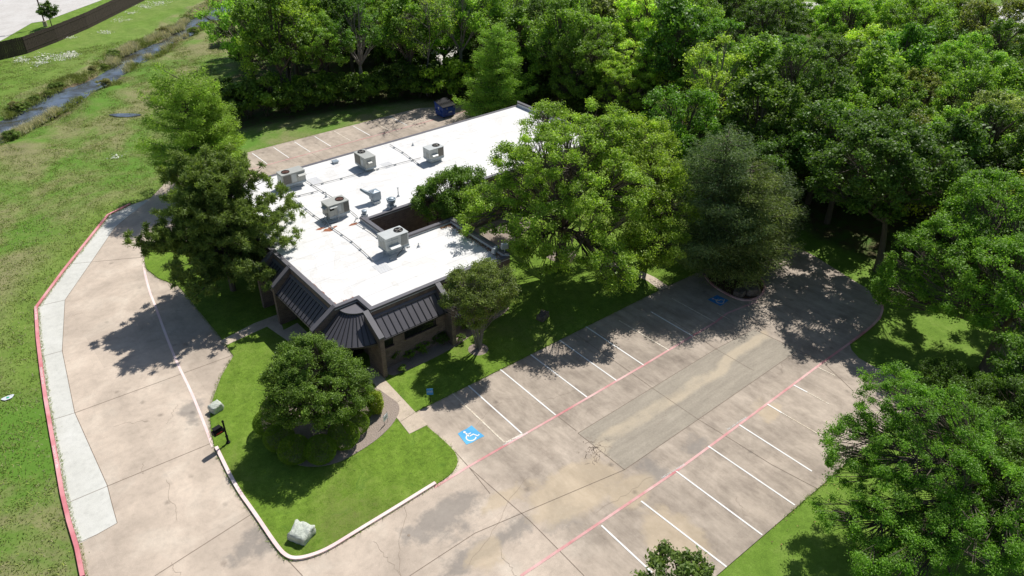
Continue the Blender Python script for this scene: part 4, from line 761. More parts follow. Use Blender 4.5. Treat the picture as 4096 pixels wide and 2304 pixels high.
# ------------------------------------------------------------------ vegetation
def npmesh(name, V, F, mat, tint=None, smooth=False):
    me = bpy.data.meshes.new(name); V = np.asarray(V, np.float32); F = np.asarray(F, np.int32); k = F.shape[1]
    me.vertices.add(len(V)); me.vertices.foreach_set('co', V.ravel()); me.loops.add(F.size); me.loops.foreach_set('vertex_index', F.ravel())
    me.polygons.add(len(F)); me.polygons.foreach_set('loop_start', np.arange(0, F.size, k, dtype=np.int32))
    if tint is not None: a = me.attributes.new('tint', 'FLOAT', 'FACE'); a.data.foreach_set('value', np.asarray(tint, np.float32))
    me.update(calc_edges=True); me.materials.append(M[mat])
    if smooth: me.polygons.foreach_set('use_smooth', np.ones(len(F), bool))
    return me
def leafquads(R, C, size, aspect=.6, upb=.7, nrm=None, along=None):
    """one rhombus per centre; C Nx3, size N"""
    n = len(C); N = R.normal(0, 1, (n, 3)) * .75; N[:, 2] += upb
    if nrm is not None: N += nrm
    N /= np.linalg.norm(N, axis=1)[:, None]
    T = R.normal(0, 1, (n, 3)) if along is None else along + R.normal(0, .25, (n, 3)); T -= N * (T * N).sum(1)[:, None]; T /= np.linalg.norm(T, axis=1)[:, None]; B = np.cross(N, T)
    s = np.asarray(size)[:, None] * .5; V = np.stack([C - T * s, C - B * s * aspect, C + T * s, C + B * s * aspect], 1).reshape(-1, 3)
    F = np.arange(n * 4).reshape(-1, 4); return V, F
def tubes_np(segs, sides=5):
    """segs: list of (points Kx3, radii K) -> verts, quads"""
    VV = []; FF = []; o = 0
    for P, r in segs:
        P = np.asarray(P, float); k = len(P); d = np.gradient(P, axis=0); d /= np.linalg.norm(d, axis=1)[:, None] + 1e-9
        ref = np.where(np.abs(d[:, 2:3]) > .9, [[1., 0, 0]], [[0, 0, 1.]]); a = np.cross(d, ref); a /= np.linalg.norm(a, axis=1)[:, None] + 1e-9; b = np.cross(d, a)
        t = np.arange(sides) * 2 * np.pi / sides; ring = P[:, None] + (a[:, None] * np.cos(t)[None, :, None] + b[:, None] * np.sin(t)[None, :, None]) * np.asarray(r)[:, None, None]
        VV.append(ring.reshape(-1, 3)); i = (np.arange(k - 1)[:, None] * sides + np.arange(sides)[None]); j_ = (np.arange(k - 1)[:, None] * sides + (np.arange(sides)[None] + 1) % sides)
        FF.append(np.stack([i, j_, j_ + sides, i + sides], -1).reshape(-1, 4) + o); o += k * sides
    return np.concatenate(VV), np.concatenate(FF)
def bez(a, b, c, n=5):
    t = np.linspace(0, 1, n)[:, None]; return (1 - t) ** 2 * np.array(a) + 2 * t * (1 - t) * np.array(b) + t ** 2 * np.array(c)
def broad(seed, r=4, rz=3.4, cz=5.5, off=(0, 0), lobes=7, puffs=80, leaves=14000, leaf=.22, pr=.85, trunk=.22, stems=1, lobelist=None, limbs=7, bark='bark', leafm='leaf', asp=.6, core=.15):
    R = np.random.RandomState(seed); c0 = np.array([off[0], off[1], cz])
    if lobelist is None:
        L = [(c0 + np.array([0, 0, rz * .25]), np.array([r * .62, r * .62, rz * .7]))]
        for k in range(lobes):
            a = 2 * math.pi * (k + R.uniform(-.3, .3)) / lobes; e = R.uniform(-.5, .55); q = R.uniform(.45, .62)
            c = c0 + np.array([math.cos(a) * r * q, math.sin(a) * r * q, e * rz * .7]); s = R.uniform(.36, .52); L.append((c, np.array([r * s, r * s, rz * s])))
    else: L = [(np.array(c, float), np.array(s, float)) for c, s in lobelist]
    ws = np.array([l[1][0] * l[1][1] + l[1][0] * l[1][2] for l in L]); ws /= ws.sum(); P = []
    while len(P) < puffs:
        i = R.choice(len(L), p=ws); d = R.normal(0, 1, 3); d[2] += .25; d /= np.linalg.norm(d); q = L[i][0] + d * L[i][1] * R.uniform(.75, 1.02)
        inside = max(1 - np.linalg.norm((q - l[0]) / l[1]) for k, l in enumerate(L) if k != i) if len(L) > 1 else 0
        if inside > .2 and R.rand() > core: continue
        if q[2] < .35: continue
        P.append(q)
    P = np.array(P); ptint = R.normal(0, .11, puffs)
    # limbs
    segs = []; tz = max(.6, min(cz - rz * .55, cz * .5)); fork = np.array([off[0] * .25, off[1] * .25, tz])
    if stems == 1: segs.append((bez((0, 0, -.1), (0, 0, tz * .5), fork, 5), np.linspace(trunk * 1.35, trunk * .85, 5)))
    cen = P[R.choice(puffs, limbs, replace=False)]
    for _ in range(4):
        lab = np.argmin(((P[:, None] - cen[None]) ** 2).sum(-1), 1); cen = np.array([P[lab == k].mean(0) if (lab == k).any() else cen[k] for k in range(limbs)])
    for k in range(limbs):
        e = cen[k]; st = fork if stems == 1 else np.array([R.uniform(-.18, .18), R.uniform(-.18, .18), -.05]); mid = (st + e) / 2 + np.array([0, 0, .15 * np.linalg.norm(e - st)]) * R.uniform(-.2, 1) + R.normal(0, .1, 3)
        if stems > 1: mid = st + (e - st) * np.array([.25, .25, .6])
        B_ = bez(st, mid, e, 7); r0 = trunk * (.6 if stems == 1 else .45); segs.append((B_, np.linspace(r0, r0 * .3, 7)))
        for q in P[lab == k]:
            s = B_[R.randint(2, 6)]; m_ = (s + q) / 2 + R.normal(0, .12, 3) + np.array([0, 0, -.1]); segs.append((bez(s, m_, q, 4), np.linspace(r0 * .28, .012, 4)))
            for t_ in range(2):
                e2 = q + R.normal(0, .5, 3) * pr; segs.append((np.array([m_, (m_ + e2) / 2 + R.normal(0, .05, 3), e2]), np.array([.022, .014, .006])))
    bv, bf = tubes_np(segs, 5)
    npuf = R.multinomial(leaves, R.dirichlet(np.ones(puffs) * 6)); C = []; T = []; NR = []
    for q, n, pt in zip(P, npuf, ptint):
        s = pr * R.uniform(.7, 1.25); d = R.normal(0, 1, (n, 3)); d /= np.linalg.norm(d, axis=1)[:, None]; rad = R.rand(n) ** .45
        # twig-like sprays: pull leaves onto a few rays
        rays = R.normal(0, 1, (6, 3)); rays /= np.linalg.norm(rays, axis=1)[:, None]; j_ = R.randint(0, 6, n); d = d * .55 + rays[j_] * .6
        C.append(q + d * rad[:, None] * s * np.array([1.1, 1.1, .75])); T.append(np.clip(.42 + pt + R.normal(0, .16, n), 0, 1)); NR.append(d * .8)
    C = np.concatenate(C); T = np.concatenate(T); NR = np.concatenate(NR)
    V, Fq = leafquads(R, C, leaf * R.uniform(.6, 1.35, len(C)), asp, .75, NR)
    return npmesh('trunk', bv, bf, bark, smooth=True), npmesh('crown', V, Fq, leafm, T)
def conifer(seed, H=12, r=4, z0=1.5, tiers=26, per=6, leaves=26000, needle=.3, rise=.15, shape=.8, asp=.16, droop=0, pw=.35, clump=False, bark='bark', taper=1.0, topw=0.0):
    R = np.random.RandomState(seed); segs = [(np.array([[0, 0, -.1], [R.normal(0, .1), R.normal(0, .1), H * .5], [0, 0, H]]), np.array([.26, .15, .03]))]; C = []; A = []; T = []
    br = []
    for k in range(tiers * per):
        t = (k + R.rand()) / (tiers * per); z = z0 + (H - z0) * t; env = topw + (1 - topw) * (1 - t) ** shape; env *= min(1, .45 + t * 4) if z0 > .8 else 1
        Lb = r * env * R.uniform(.5, 1.2) + .25; a = k * 2.4 + R.normal(0, .4); br.append((z, a, Lb))
    tot = sum(b[2] ** 1.4 for b in br)
    for z, a, Lb in br:
        d = np.array([math.cos(a), math.sin(a), 0]); s = np.array([0, 0, z]); e = s + d * Lb + np.array([0, 0, Lb * (rise - droop + R.normal(0, .13))]); m_ = (s + e) / 2 + np.array([0, 0, -.08 * Lb + droop * .4 * Lb]); P = bez(s, m_, e, 5); segs.append((P, np.linspace(.02 + .018 * Lb, .008, 5)))
        n = int(leaves * Lb ** 1.4 / tot); pt = R.normal(0, .1)
        if clump:
            nc = max(3, int(Lb * 4.5)); u = .3 + .75 * R.rand(nc); cc_ = s + (e - s) * u[:, None] + R.normal(0, 1, (nc, 3)) * np.array([.3, .3, .16]) * (.5 + .3 * Lb * .6)
            j_ = R.randint(0, nc, n); dd = R.normal(0, 1, (n, 3)); dd[:, 2] += .7; dd /= np.linalg.norm(dd, axis=1)[:, None]; C.append(cc_[j_] + dd * R.uniform(.05, .34, n)[:, None]); A.append(dd); T.append(np.clip(.42 + pt + R.normal(0, .1, nc)[j_] + R.normal(0, .12, n), 0, 1))
        else:
            u = .12 + .9 * R.rand(n) ** .8; side = np.array([-d[1], d[0], 0]); wv = R.normal(0, 1, n) * pw * Lb * .4 * (1.15 - u * .75)
            bp = s + (e - s) * u[:, None] + (m_ - (s + e) / 2) * (4 * u * (1 - u))[:, None] * .5; nb = 9; bins = np.round(u * nb) / nb
            C.append(bp + side * wv[:, None] + R.normal(0, 1, (n, 3)) * np.array([.09, .09, .07 + (.16 if pw >= .7 else .10)]) - np.array([0, 0, .18]) * np.abs(wv)[:, None]); A.append(d + side * np.sign(wv)[:, None] * 1.0 + np.array([0, 0, -.2])); T.append(np.clip(.42 + pt + .12 * np.sin(bins * 30) + R.normal(0, .13, n), 0, 1))
    C = np.concatenate(C); A = np.concatenate(A); T = np.concatenate(T)
    V, Fq = leafquads(R, C, needle * R.uniform(.6, 1.3, len(C)), asp, .6 if not clump else .1, None, A)
    bv, bf = tubes_np(segs, 5); return npmesh('trunk', bv, bf, bark, smooth=True), npmesh('crown', V, Fq, 'needle', T)
def bare(seed, H=9, leaves=1800, leaf=.2, spread=.9, bark='greybark', depth=5, lean=(0, 0), tw=.16):
    R = np.random.RandomState(seed); segs = []; tips = []
    def grow(p, d, L, r, k):
        n = 4; P = [p]; dd = d
        for i in range(n): dd = dd + R.normal(0, .1, 3); dd /= np.linalg.norm(dd); P.append(P[-1] + dd * L / n)
        segs.append((np.array(P), np.linspace(r, r * .62, n + 1)))
        if k == 0: tips.append(P[-1]); tips.append(P[2]); return
        for j_ in range(3 if k > 1 else 4):
            nd = dd + R.normal(0, spread * .6, 3) + np.array([0, 0, .08]); nd /= np.linalg.norm(nd); grow(P[-1] if j_ < 2 else P[R.randint(2, 4)], nd, L * R.uniform(.62, .82), max(.008, r * .58), k - 1)
    grow(np.array([0., 0, -.1]), np.array([lean[0], lean[1], 1.]), H * .33, tw, depth); bv, bf = tubes_np(segs, 4); tips = np.array(tips)
    C = tips[R.randint(0, len(tips), leaves)] + R.normal(0, .16, (leaves, 3)); V, Fq = leafquads(R, C, leaf * R.uniform(.6, 1.3, leaves)); T = np.clip(R.normal(.55, .2, leaves), 0, 1)
    return npmesh('trunk', bv, bf, bark, smooth=True), npmesh('crown', V, Fq, 'leaf', T)
def ball(seed, r=(.9, .9, .8), leaves=7000, leaf=.07, lump=.05, thick=.12):
    R = np.random.RandomState(seed); d = R.normal(0, 1, (leaves, 3)); d /= np.linalg.norm(d, axis=1)[:, None]; k = 1 + lump * np.sin(d[:, 0] * 5 + seed) * np.cos(d[:, 1] * 6) + R.normal(0, thick * .3, leaves) - thick * R.rand(leaves)
    C = d * k[:, None] * np.array(r) + np.array([0, 0, r[2] * .92]); C = C[C[:, 2] > .02]; n = len(C); V, Fq = leafquads(R, C, leaf * R.uniform(.6, 1.3, n), .6, .2, d[:n] * .6); return npmesh('foliage', V, Fq, 'leaf', np.clip(R.normal(.45, .16, n), 0, 1))
def plant(name, label, cat, xy, meshes, color, group=None, s=(1, 1, 1), rz=0, z=.0, bc=None):
    r = thing(name, label, cat, (xy[0], xy[1], z), group, rz); r.scale = s
    for me in meshes:
        nm = 'crown' if me.name.startswith('crown') else 'foliage' if me.name.startswith('foliage') else 'stem' if cat == 'shrub' else 'trunk'
        o = bpy.data.objects.new(nm, me); col.objects.link(o); o.parent = r; o.color = (*color, 1)
    return r
DK, MD, BR, YL, OL, GR, BL = (.036, .066, .014), (.058, .100, .020), (.085, .145, .026), (.140, .200, .040), (.074, .090, .030), (.095, .120, .055), (.040, .080, .048)
# -- trees round the building
t1 = W(800, 948, 4.0); base = (t1[0] - .2, t1[1] - .1)
plant('holly_tree', 'dense round dark green tree in the front bed ringed by clipped bushes', 'tree', base, broad(11, 3.2, 3.1, 3.7, (0, 0), 12, 460, 125000, .105, .44, .16, stems=3, limbs=9), (.064, .110, .024))
hr = 2.75; ballm = [ball(200 + k, leaves=15000, leaf=.05, lump=.02, thick=.05) for k in range(3)]
ringp = [(672, 1062), (702, 1102), (740, 1132), (806, 1132), (864, 1096), (896, 1062), (914, 1024), (908, 985), (690, 1030)]
names = ['leftmost clipped round bush under the dense front tree', 'second clipped bush from the left in the ring under the front tree', 'clipped bush at the front left of the ring under the front tree', 'clipped bush at the very front of the ring under the front tree', 'large clipped bush at the front right of the ring', 'sunlit clipped bush on the right of the ring under the front tree', 'smaller sunlit clipped bush at the right back of the ring', 'rearmost clipped bush of the ring, nearest the entrance walk', 'clipped bush deep in shade at the left back of the ring']
for k, (px, py) in enumerate(ringp):
    p = W(px, py, .8); sc_ = (1.0, 1.05, 1.08, 1.08, 1.08, .9, .72, .7, 1.0)[k]
    plant('clipped_bush', names[k], 'bush', p, [ballm[k % 3]], (.075, .125, .018), 'clipped bushes ringing the front tree', (sc_, sc_, sc_ * .98), k * 1.3, .06)
plant('column_bush', 'upright light green bush beside the entrance walk', 'bush', W(948, 1040), [ball(230, (.5, .5, .95), 7000, .09, .12, .3)], (.13, .17, .03), z=.06)
plant('crape_myrtle', 'multi-stemmed olive green tree in front of the dark brick wall', 'tree', W(1205, 880), broad(12, 2.55, 2.5, 4.8, (0, -.1), 9, 190, 52000, .10, .5, .13, stems=4, limbs=8, bark='greybark'), (.082, .112, .036))
sh = [broad(240 + k, .62, .5, .6, (0, 0), 5, 26, 3200, .09, .22, .03, stems=3, limbs=4) for k in range(2)]
for k, ((px, py), c, s, lb) in enumerate((((995, 905), MD, 1.1, 'leftmost foundation shrub below the small front window'), ((1030, 905), BR, .7, 'little light green shrub beside the leftmost foundation shrub'), ((1062, 888), BR, .85, 'bright green shrub in the middle of the foundation bed'), ((1045, 858), DK, 1.1, 'dark shrub against the wall under the long window'), ((1085, 862), DK, 1.15, 'large dark shrub right of the long window shrub'), ((1110, 868), DK, .95, 'dark shrub beside the second brick fin'), ((1180, 830), BR, .8, 'bright green shrub behind the multi-stemmed tree'), ((1160, 862), MD, .6, 'small shrub right of the second brick fin'), ((1012, 935), BR, .45, 'tiny light green plant at the edge of the foundation bed'), ((1225, 818), MD, .7, 'green shrub right of the multi-stemmed tree by the wall'))):
    plant('foundation_shrub', lb, 'shrub', W(px, py), sh[k % 2], c, 'shrubs along the front wall', (s, s, s), k * 1.1, .06)
# big oak: canopy spreading over the roof
ob = W(1410, 670)
def L3(px, py, z, rx, rz_): p = W(px, py, z); return ((p[0] - ob[0], p[1] - ob[1], z), (rx, rx, rz_))
oakl = [L3(1440, 400, 10.5, 4.2, 2.4), L3(1330, 420, 9.0, 3.0, 1.7), L3(1500, 330, 10.8, 3.4, 2.0), L3(1400, 560, 7.2, 3.0, 1.7), L3(1250, 540, 6.3, 2.3, 1.2), L3(1520, 480, 9.2, 3.6, 2.2), L3(1330, 600, 5.6, 1.6, .9), L3(1460, 630, 5.6, 2.6, 1.5), L3(1540, 680, 4.6, 2.0, 1.4), L3(1380, 300, 9.6, 2.4, 1.3), L3(1290, 470, 7.8, 1.9, 1.0), L3(1195, 560, 5.8, 1.5, .9), L3(1210, 500, 6.6, 1.5, .9), L3(1350, 660, 4.6, 1.4, .8)]
plant('oak_tree', 'broad light green oak spreading over the white roof', 'tree', ob, broad(21, lobelist=oakl, puffs=430, leaves=100000, leaf=.155, pr=.68, trunk=.42, limbs=14, cz=7, rz=5, r=8, core=.08), (.118, .185, .033))
ob2 = W(1650, 630)
def L4(px, py, z, rx, rz_): p = W(px, py, z); return ((p[0] - ob2[0], p[1] - ob2[1], z), (rx, rx, rz_))
oak2 = [L4(1590, 360, 9.5, 3.6, 2.2), L4(1620, 450, 8.2, 3.4, 2.0), L4(1680, 520, 6.6, 2.6, 1.6), L4(1570, 560, 6.0, 2.3, 1.3), L4(1650, 610, 4.6, 2.3, 1.4), L4(1590, 650, 3.6, 1.6, 1.0), L4(1530, 440, 8.6, 2.6, 1.4)]
plant('oak_tree', 'light green oak at the lawn edge left of the grey cedars', 'tree', ob2, broad(22, lobelist=oak2, puffs=290, leaves=70000, leaf=.155, pr=.75, trunk=.36, limbs=9, cz=6, rz=4, r=6, core=.3), (.122, .18, .030))
plant('courtyard_tree', 'small dark green tree growing out of the courtyard', 'tree', (33.1, 47.6), broad(23, 3.2, 2.6, 5.3, (-.1, .3), 8, 170, 48000, .14, .6, .15, stems=2, limbs=6), (.060, .11, .020))
plant('pine_tree', 'dark spreading pine over the left end of the office building', 'tree', (15.5, 54.2), conifer(31, 11.2, 5.8, 1.8, 20, 8, 200000, .32, .28, .6, .19, clump=True, topw=.14), (.074, .108, .034))
plant('bald_cypress', 'tall feathery light green cypress behind the dark pine', 'tree', (20.8, 73.9), conifer(32, 11.3, 5.6, 1.0, 16, 6, 76000, .22, .34, .75, .3, pw=.6, topw=.3), (.118, .190, .038))
plant('bald_cypress', 'smaller light green cypress crown leaning right of the tallest cypress', 'tree', (23.0, 73.6), conifer(37, 9.2, 2.8, 1.2, 14, 6, 30000, .22, .34, .62, .3, pw=.6, topw=.2), (.125, .195, .038))
plant('bald_cypress', 'bright green conical cypress beside the rear corner of the white roof', 'tree', (56, 71.0), conifer(33, 10.8, 4.4, .6, 20, 6, 56000, .24, .22, .6, .3, pw=.6, topw=.16), (.115, .200, .038))
plant('cedar_tree', 'tall grey green cedar in the curbed island', 'tree', W(1775, 692), conifer(34, 12.2, 4.6, 1.2, 20, 6, 60000, .24, .22, .55, .22, pw=.7, topw=.18), (.062, .096, .052))
plant('cedar_tree', 'olive brown cedar right of the taller grey green cedar', 'tree', W(1838, 703), conifer(35, 10.0, 4.5, .7, 18, 6, 52000, .24, .22, .55, .22, pw=.7, topw=.2), (.066, .092, .036))
plant('cedar_tree', 'blue green young cedar in the shade behind the olive cedar', 'tree', W(1905, 652), conifer(36, 7.8, 3.6, .8, 16, 6, 26000, .26, .3, .6, .22, pw=.9, topw=.2), (.052, .078, .046))
# right-hand foreground trees
b9 = (37.2, 5.6)
def L9(px, py, z, rx, rz_): p = W(px, py, z); return ((p[0] - b9[0], p[1] - b9[1], z), (rx, rx, rz_))
l9 = [L9(2250, 1010, 6.8, 2.2, 1.5), L9(2370, 1060, 7.4, 2.3, 1.6), L9(2150, 1120, 5.2, 1.7, 1.2), L9(2300, 1150, 6.0, 2.2, 1.5), L9(2130, 1190, 4.4, 1.2, .9), L9(2420, 1180, 6.6, 1.7, 1.3), L9(2240, 1260, 4.6, 1.7, 1.2), L9(2360, 1300, 4.6, 1.6, 1.2), L9(2190, 1340, 3.2, 1.5, 1.1), L9(2110, 1290, 3.4, 1.2, .9), L9(2230, 1430, 3.2, 1.5, 1.1), L9(2320, 1400, 3.6, 1.6, 1.2), L9(2480, 1370, 5, 1.8, 1.3), L9(2530, 1240, 6, 1.8, 1.3), L9(2480, 1080, 6.6, 1.7, 1.2)]
plant('elm_tree', 'large arching green tree covering the right end of the parking spaces', 'tree', b9, broad(41, lobelist=l9, puffs=400, leaves=135000, leaf=.105, pr=.48, trunk=.24, limbs=9, cz=6.5, rz=4, r=4, bark='bark', core=.12, asp=.5), (.072, .150, .022))
b10 = W(2480, 930)
def L10(px, py, z, rx, rz_): p = W(px, py, z); return ((p[0] - b10[0], p[1] - b10[1], z), (rx, rx, rz_))
l10 = [L10(2500, 530, 9.6, 3.42, 2.40), L10(2400, 620, 7.6, 3.05, 2.04), L10(2300, 650, 6.2, 2.56, 1.80), L10(2520, 680, 8.0, 3.17, 2.16), L10(2430, 740, 6.0, 2.68, 1.80), L10(2570, 780, 6.4, 2.68, 1.80), L10(2270, 720, 4.6, 1.83, 1.32)]
plant('elm_tree', 'bright green tree at the right edge above the shaded lawn', 'tree', b10, broad(42, lobelist=l10, puffs=330, leaves=110000, leaf=.14, pr=.65, trunk=.36, limbs=8, cz=6.5, rz=4, r=5, core=.35), (.080, .155, .024))
plant('elm_tree', 'tall dark green tree with a leaning trunk beyond the turnaround', 'tree', W(2205, 680), broad(43, 5.6, 4.6, 9.0, (-1.5, 1.2), 10, 260, 62000, .22, .8, .24, limbs=9, core=.3), (.045, .085, .018))
plant('elm_tree', 'green tree at the right edge between the shaded lawn and the arching tree', 'tree', (46.5, 7.5), broad(49, 3.0, 2.5, 4.8, (0, 0), 8, 140, 34000, .15, .6, .2, limbs=7, bark='greybark'), (.058, .115, .02))
plant('elm_tree', 'green tree at the bottom right corner of the view', 'tree', (43.6, 2.8), broad(44, 3.4, 2.8, 5.6, (0, 0), 8, 160, 42000, .15, .6, .22, limbs=8, bark='greybark', asp=.5), (.062, .125, .022))
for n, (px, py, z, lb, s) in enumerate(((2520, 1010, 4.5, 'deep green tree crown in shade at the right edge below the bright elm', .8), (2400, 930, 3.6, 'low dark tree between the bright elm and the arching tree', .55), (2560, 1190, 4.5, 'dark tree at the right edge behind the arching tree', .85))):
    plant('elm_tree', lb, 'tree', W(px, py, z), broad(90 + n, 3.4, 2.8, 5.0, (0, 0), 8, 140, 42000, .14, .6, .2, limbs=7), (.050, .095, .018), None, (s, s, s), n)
plant('young_tree', 'pale grey green young tree low at the bottom right', 'tree', W(2290, 1440, 0), broad(45, 1.5, 1.5, 2.6, (0, 0), 6, 60, 15000, .1, .4, .08, stems=3, limbs=6, bark='greybark'), (.095, .15, .036))
plant('young_tree', 'leafy green young tree at the bottom right edge below the arching tree', 'tree', W(2480, 1420, 0), broad(46, 2.2, 1.9, 2.9, (0, 0), 6, 90, 24000, .12, .45, .1, stems=2, limbs=6, bark='greybark'), (.055, .11, .02))
plant('magnolia_tree', 'glossy dark magnolia top at the bottom edge of the parking lot', 'tree', W(1680, 1535), broad(47, 1.7, 1.7, 2.2, (0, 0), 7, 60, 5200, .24, .42, .1, limbs=6, asp=.45), (.060, .095, .030))
plant('young_tree', 'small lone tree beside the lamp post behind the dark fence', 'tree', W(132, 70), broad(48, 1.7, 1.7, 2.6, (0, 0), 5, 40, 7000, .2, .5, .08, limbs=5), (.045, .08, .02))
# -- the wood
wp = [broad(60, 4.0, 3.6, 6.6, lobes=8, puffs=110, leaves=26000, leaf=.21, pr=.8, limbs=7), broad(61, 4.4, 3.2, 7.6, lobes=8, puffs=180, leaves=34000, leaf=.17, pr=.6, limbs=7), broad(62, 3.5, 4.2, 7.0, lobes=9, puffs=90, leaves=16000, leaf=.27, pr=.8, limbs=8),
      broad(63, 4.3, 3.4, 6.2, lobes=6, puffs=70, leaves=12500, leaf=.2, pr=.75, limbs=8), broad(64, 3.6, 3.8, 7.8, lobes=7, puffs=60, leaves=8500, leaf=.19, pr=.7, limbs=8, bark='greybark'), broad(65, 4.2, 3.8, 6.0, lobes=10, puffs=230, leaves=38000, leaf=.16, pr=.5, limbs=8)]
bp = [bare(70, 9, 1500, .22), bare(71, 8, 300, .2, 1.1)]
looks = [('dense mid green', MD), ('dark green', DK), ('bright green', BR), ('yellow green', YL), ('grey green', GR), ('olive green', OL), ('fresh green', (.078, .140, .026)), ('deep green', (.045, .095, .016))]
rows = []; wr = random.Random(17); RN = ['front', 'second', 'third', 'fourth', 'fifth', 'sixth', 'seventh', 'eighth', 'ninth', 'tenth', 'eleventh', 'rearmost']
cen = Vector((30, 38))
def polywalk(P, step):
    out = []; carry = 0
    for a, b in zip(P, P[1:]):
        L = (b - a).length; s = carry
        while s < L: out.append(a + (b - a) * (s / L)); s += step
        carry = s - L
    return out
ORD = lambda n: f"{n}{'th' if 10 <= n % 100 <= 20 else {1: 'st', 2: 'nd', 3: 'rd'}.get(n % 10, 'th')}"
keep = [(W(1530, 340), 0)]; gaps = [(W(2080, 250), 5), (W(1960, 190), 4), (W(1160, 150), 4.5), (W(1300, 170), 3.5), (W(1000, 250), 0)]
for k in range(12):
    sc_ = 1 + .12 * k; P = [cen + (Vector(p) - cen) * sc_ for p in EDGE]; rr = []
    for q in polywalk(P, 6.1 + .35 * k):
        q = q + Vector((wr.uniform(-1.3, 1.3), wr.uniform(-1.3, 1.3))); ox, oy = PX((q.x, q.y, 0)); tx, ty = PX((q.x, q.y, 9))
        dc, _ = segdist(np.array([q.x]), np.array([q.y]), creek)
        if ox < 520 or ox > 2800 or oy < (58 if ox < 1900 else 85) or ty > 1500 or dc[0] < 7: continue
        if ox < 640 and ty < 120: continue
        if any(math.dist(q, g_[0]) < g_[1] for g_ in gaps) or wr.random() < .05: continue
        if math.dist(q, W(2205, 680)) < 4 or math.dist(q, (56, 71)) < 5: continue
        rr.append((ox, q))
    rr.sort(key=lambda t: t[0]); rows.append(rr)
for k, rr in enumerate(rows):
    for n, (ox, q) in enumerate(rr):
        oy = PX((q.x, q.y, 0))[1]; u = wr.random()
        isbare = (u < .10) or (abs(ox - 1540) < 60 and k in (1, 2)) or (2440 < ox and k in (1, 2) and u < .6)
        s = wr.uniform(.95, 1.25)
        if oy < 130: s *= .82
        rz_ = wr.uniform(0, 6.28)
        if isbare:
            plant('bare_tree', f'grey half-bare tree, {ORD(n + 1)} from the left in the {RN[k]} row of the wood', 'tree', q, bp[0] if wr.random() < .7 else bp[1], (.16, .20, .03), 'trees of the wood', (s * 1.1, s * 1.1, s), rz_)
        else:
            wts = [4, 2.5, 4, 2, 1.6, 1.2, 4, 2.5]
            if 1250 < ox < 2100 and oy < 330: wts[3] += 4; wts[2] += 2
            lk, c = wr.choices(looks, wts)[0]; mi = wr.choices(range(6), [3, 3, 3, 2.2, 1.4, 3])[0]; j_ = wr.uniform(1.0, 1.7)
            plant('broadleaf_tree', f'{lk} tree, {ORD(n + 1)} from the left in the {RN[k]} row of the wood', 'tree', q, wp[mi], tuple(v * j_ for v in c), 'trees of the wood', (s, s, s * wr.uniform(.9, 1.15)), rz_)
extra = [(1745, 600, 'deep green tree filling the gap between the right-hand oak and the cedars', .8, 5, (.05, .10, .02)), (1900, 560, 'low dark tree behind the olive brown cedar', .8, 0, (.045, .09, .018)), (2080, 560, 'deep green broad tree behind the turnaround, left of the leaning trunk', 1.1, 0, (.045, .092, .018)), (2310, 640, 'dark green tree right of the leaning trunk beyond the turnaround', 1.1, 2, (.045, .088, .018)), (1970, 520, 'mid green tree just behind the small blue green cedar', 1.0, 5, MD), (2430, 600, 'dark broad tree left of the half-bare trees at the right edge', 1.15, 1, DK), (1700, 470, 'fresh green tree standing behind the right-hand oak', 1.0, 0, (.07, .145, .022)), (1560, 330, 'yellow green tree directly behind the big oak crown', .85, 5, (.12, .19, .03)), (1880, 480, 'mid green tree behind the grey green cedars', 1.1, 2, MD), (2190, 480, 'tall bright green tree in the middle of the wood behind the turnaround', 1.2, 5, BR), (2540, 820, 'deep green tree at the right edge above the bright lawn', 1.0, 1, (.05, .10, .02)), (1440, 300, 'bright green tree at the far end of the white roof', .75, 0, BR)]
for n, (px, py, lb, s, mi, c) in enumerate(extra): plant('broadleaf_tree', lb, 'tree', W(px, py), wp[mi], c, None, (s, s, s), n * 1.7)
plant('bare_tree', 'grey half-bare tree with yellow green buds at the right edge of the wood', 'tree', W(2500, 680), bare(73, 11, 3200, .24, .95, lean=(-.25, .1)), (.17, .20, .035)); plant('bare_tree', 'leaning grey bare tree with few leaves in the middle of the wood', 'tree', W(1560, 250), bare(74, 11, 900, .2, 1.0, lean=(-.5, .1)), (.12, .16, .03)); plant('bare_tree', 'tall thin grey half-bare tree behind the dumpster', 'tree', W(1075, 240), bare(75, 14, 2600, .22, .75), (.10, .15, .03)); plant('bare_tree', 'tall half-bare tree with small light leaves at the left end of the wood', 'tree', W(735, 275), bare(76, 13.5, 6500, .24, .85, bark='bark'), (.11, .17, .03))
# undergrowth bushes along the edge of the wood and between trunks
ub = [broad(80 + k, 1.7, 1.3, 1.4, lobes=6, puffs=55, leaves=6500, leaf=.2, pr=.45, trunk=.06, stems=3, limbs=5) for k in range(3)]
be = sorted([(PX((*p, 0))[0], p) for p in [(q.x, q.y) for q in polywalk([Vector((30.5, 90.4)), Vector((42, 87)), Vector((52, 83.6)), Vector((59, 77.4))], 2.1)]])
for n, (ox, p) in enumerate(be):
    lk, c = wr.choice([('mid green', MD), ('bright green', BR), ('yellow green', (.12, .19, .025)), ('dark green', DK)]); s = wr.uniform(1.25, 2.05)
    plant('edge_bush', f'{lk} bush, {ORD(n + 1)} from the left along the grass strip behind the rear parking', 'bush', (p[0] + wr.uniform(-.3, .3), p[1] + wr.uniform(-.3, .8)), ub[n % 3], c, 'bushes at the edge of the wood', (s, s, s), wr.uniform(0, 6))
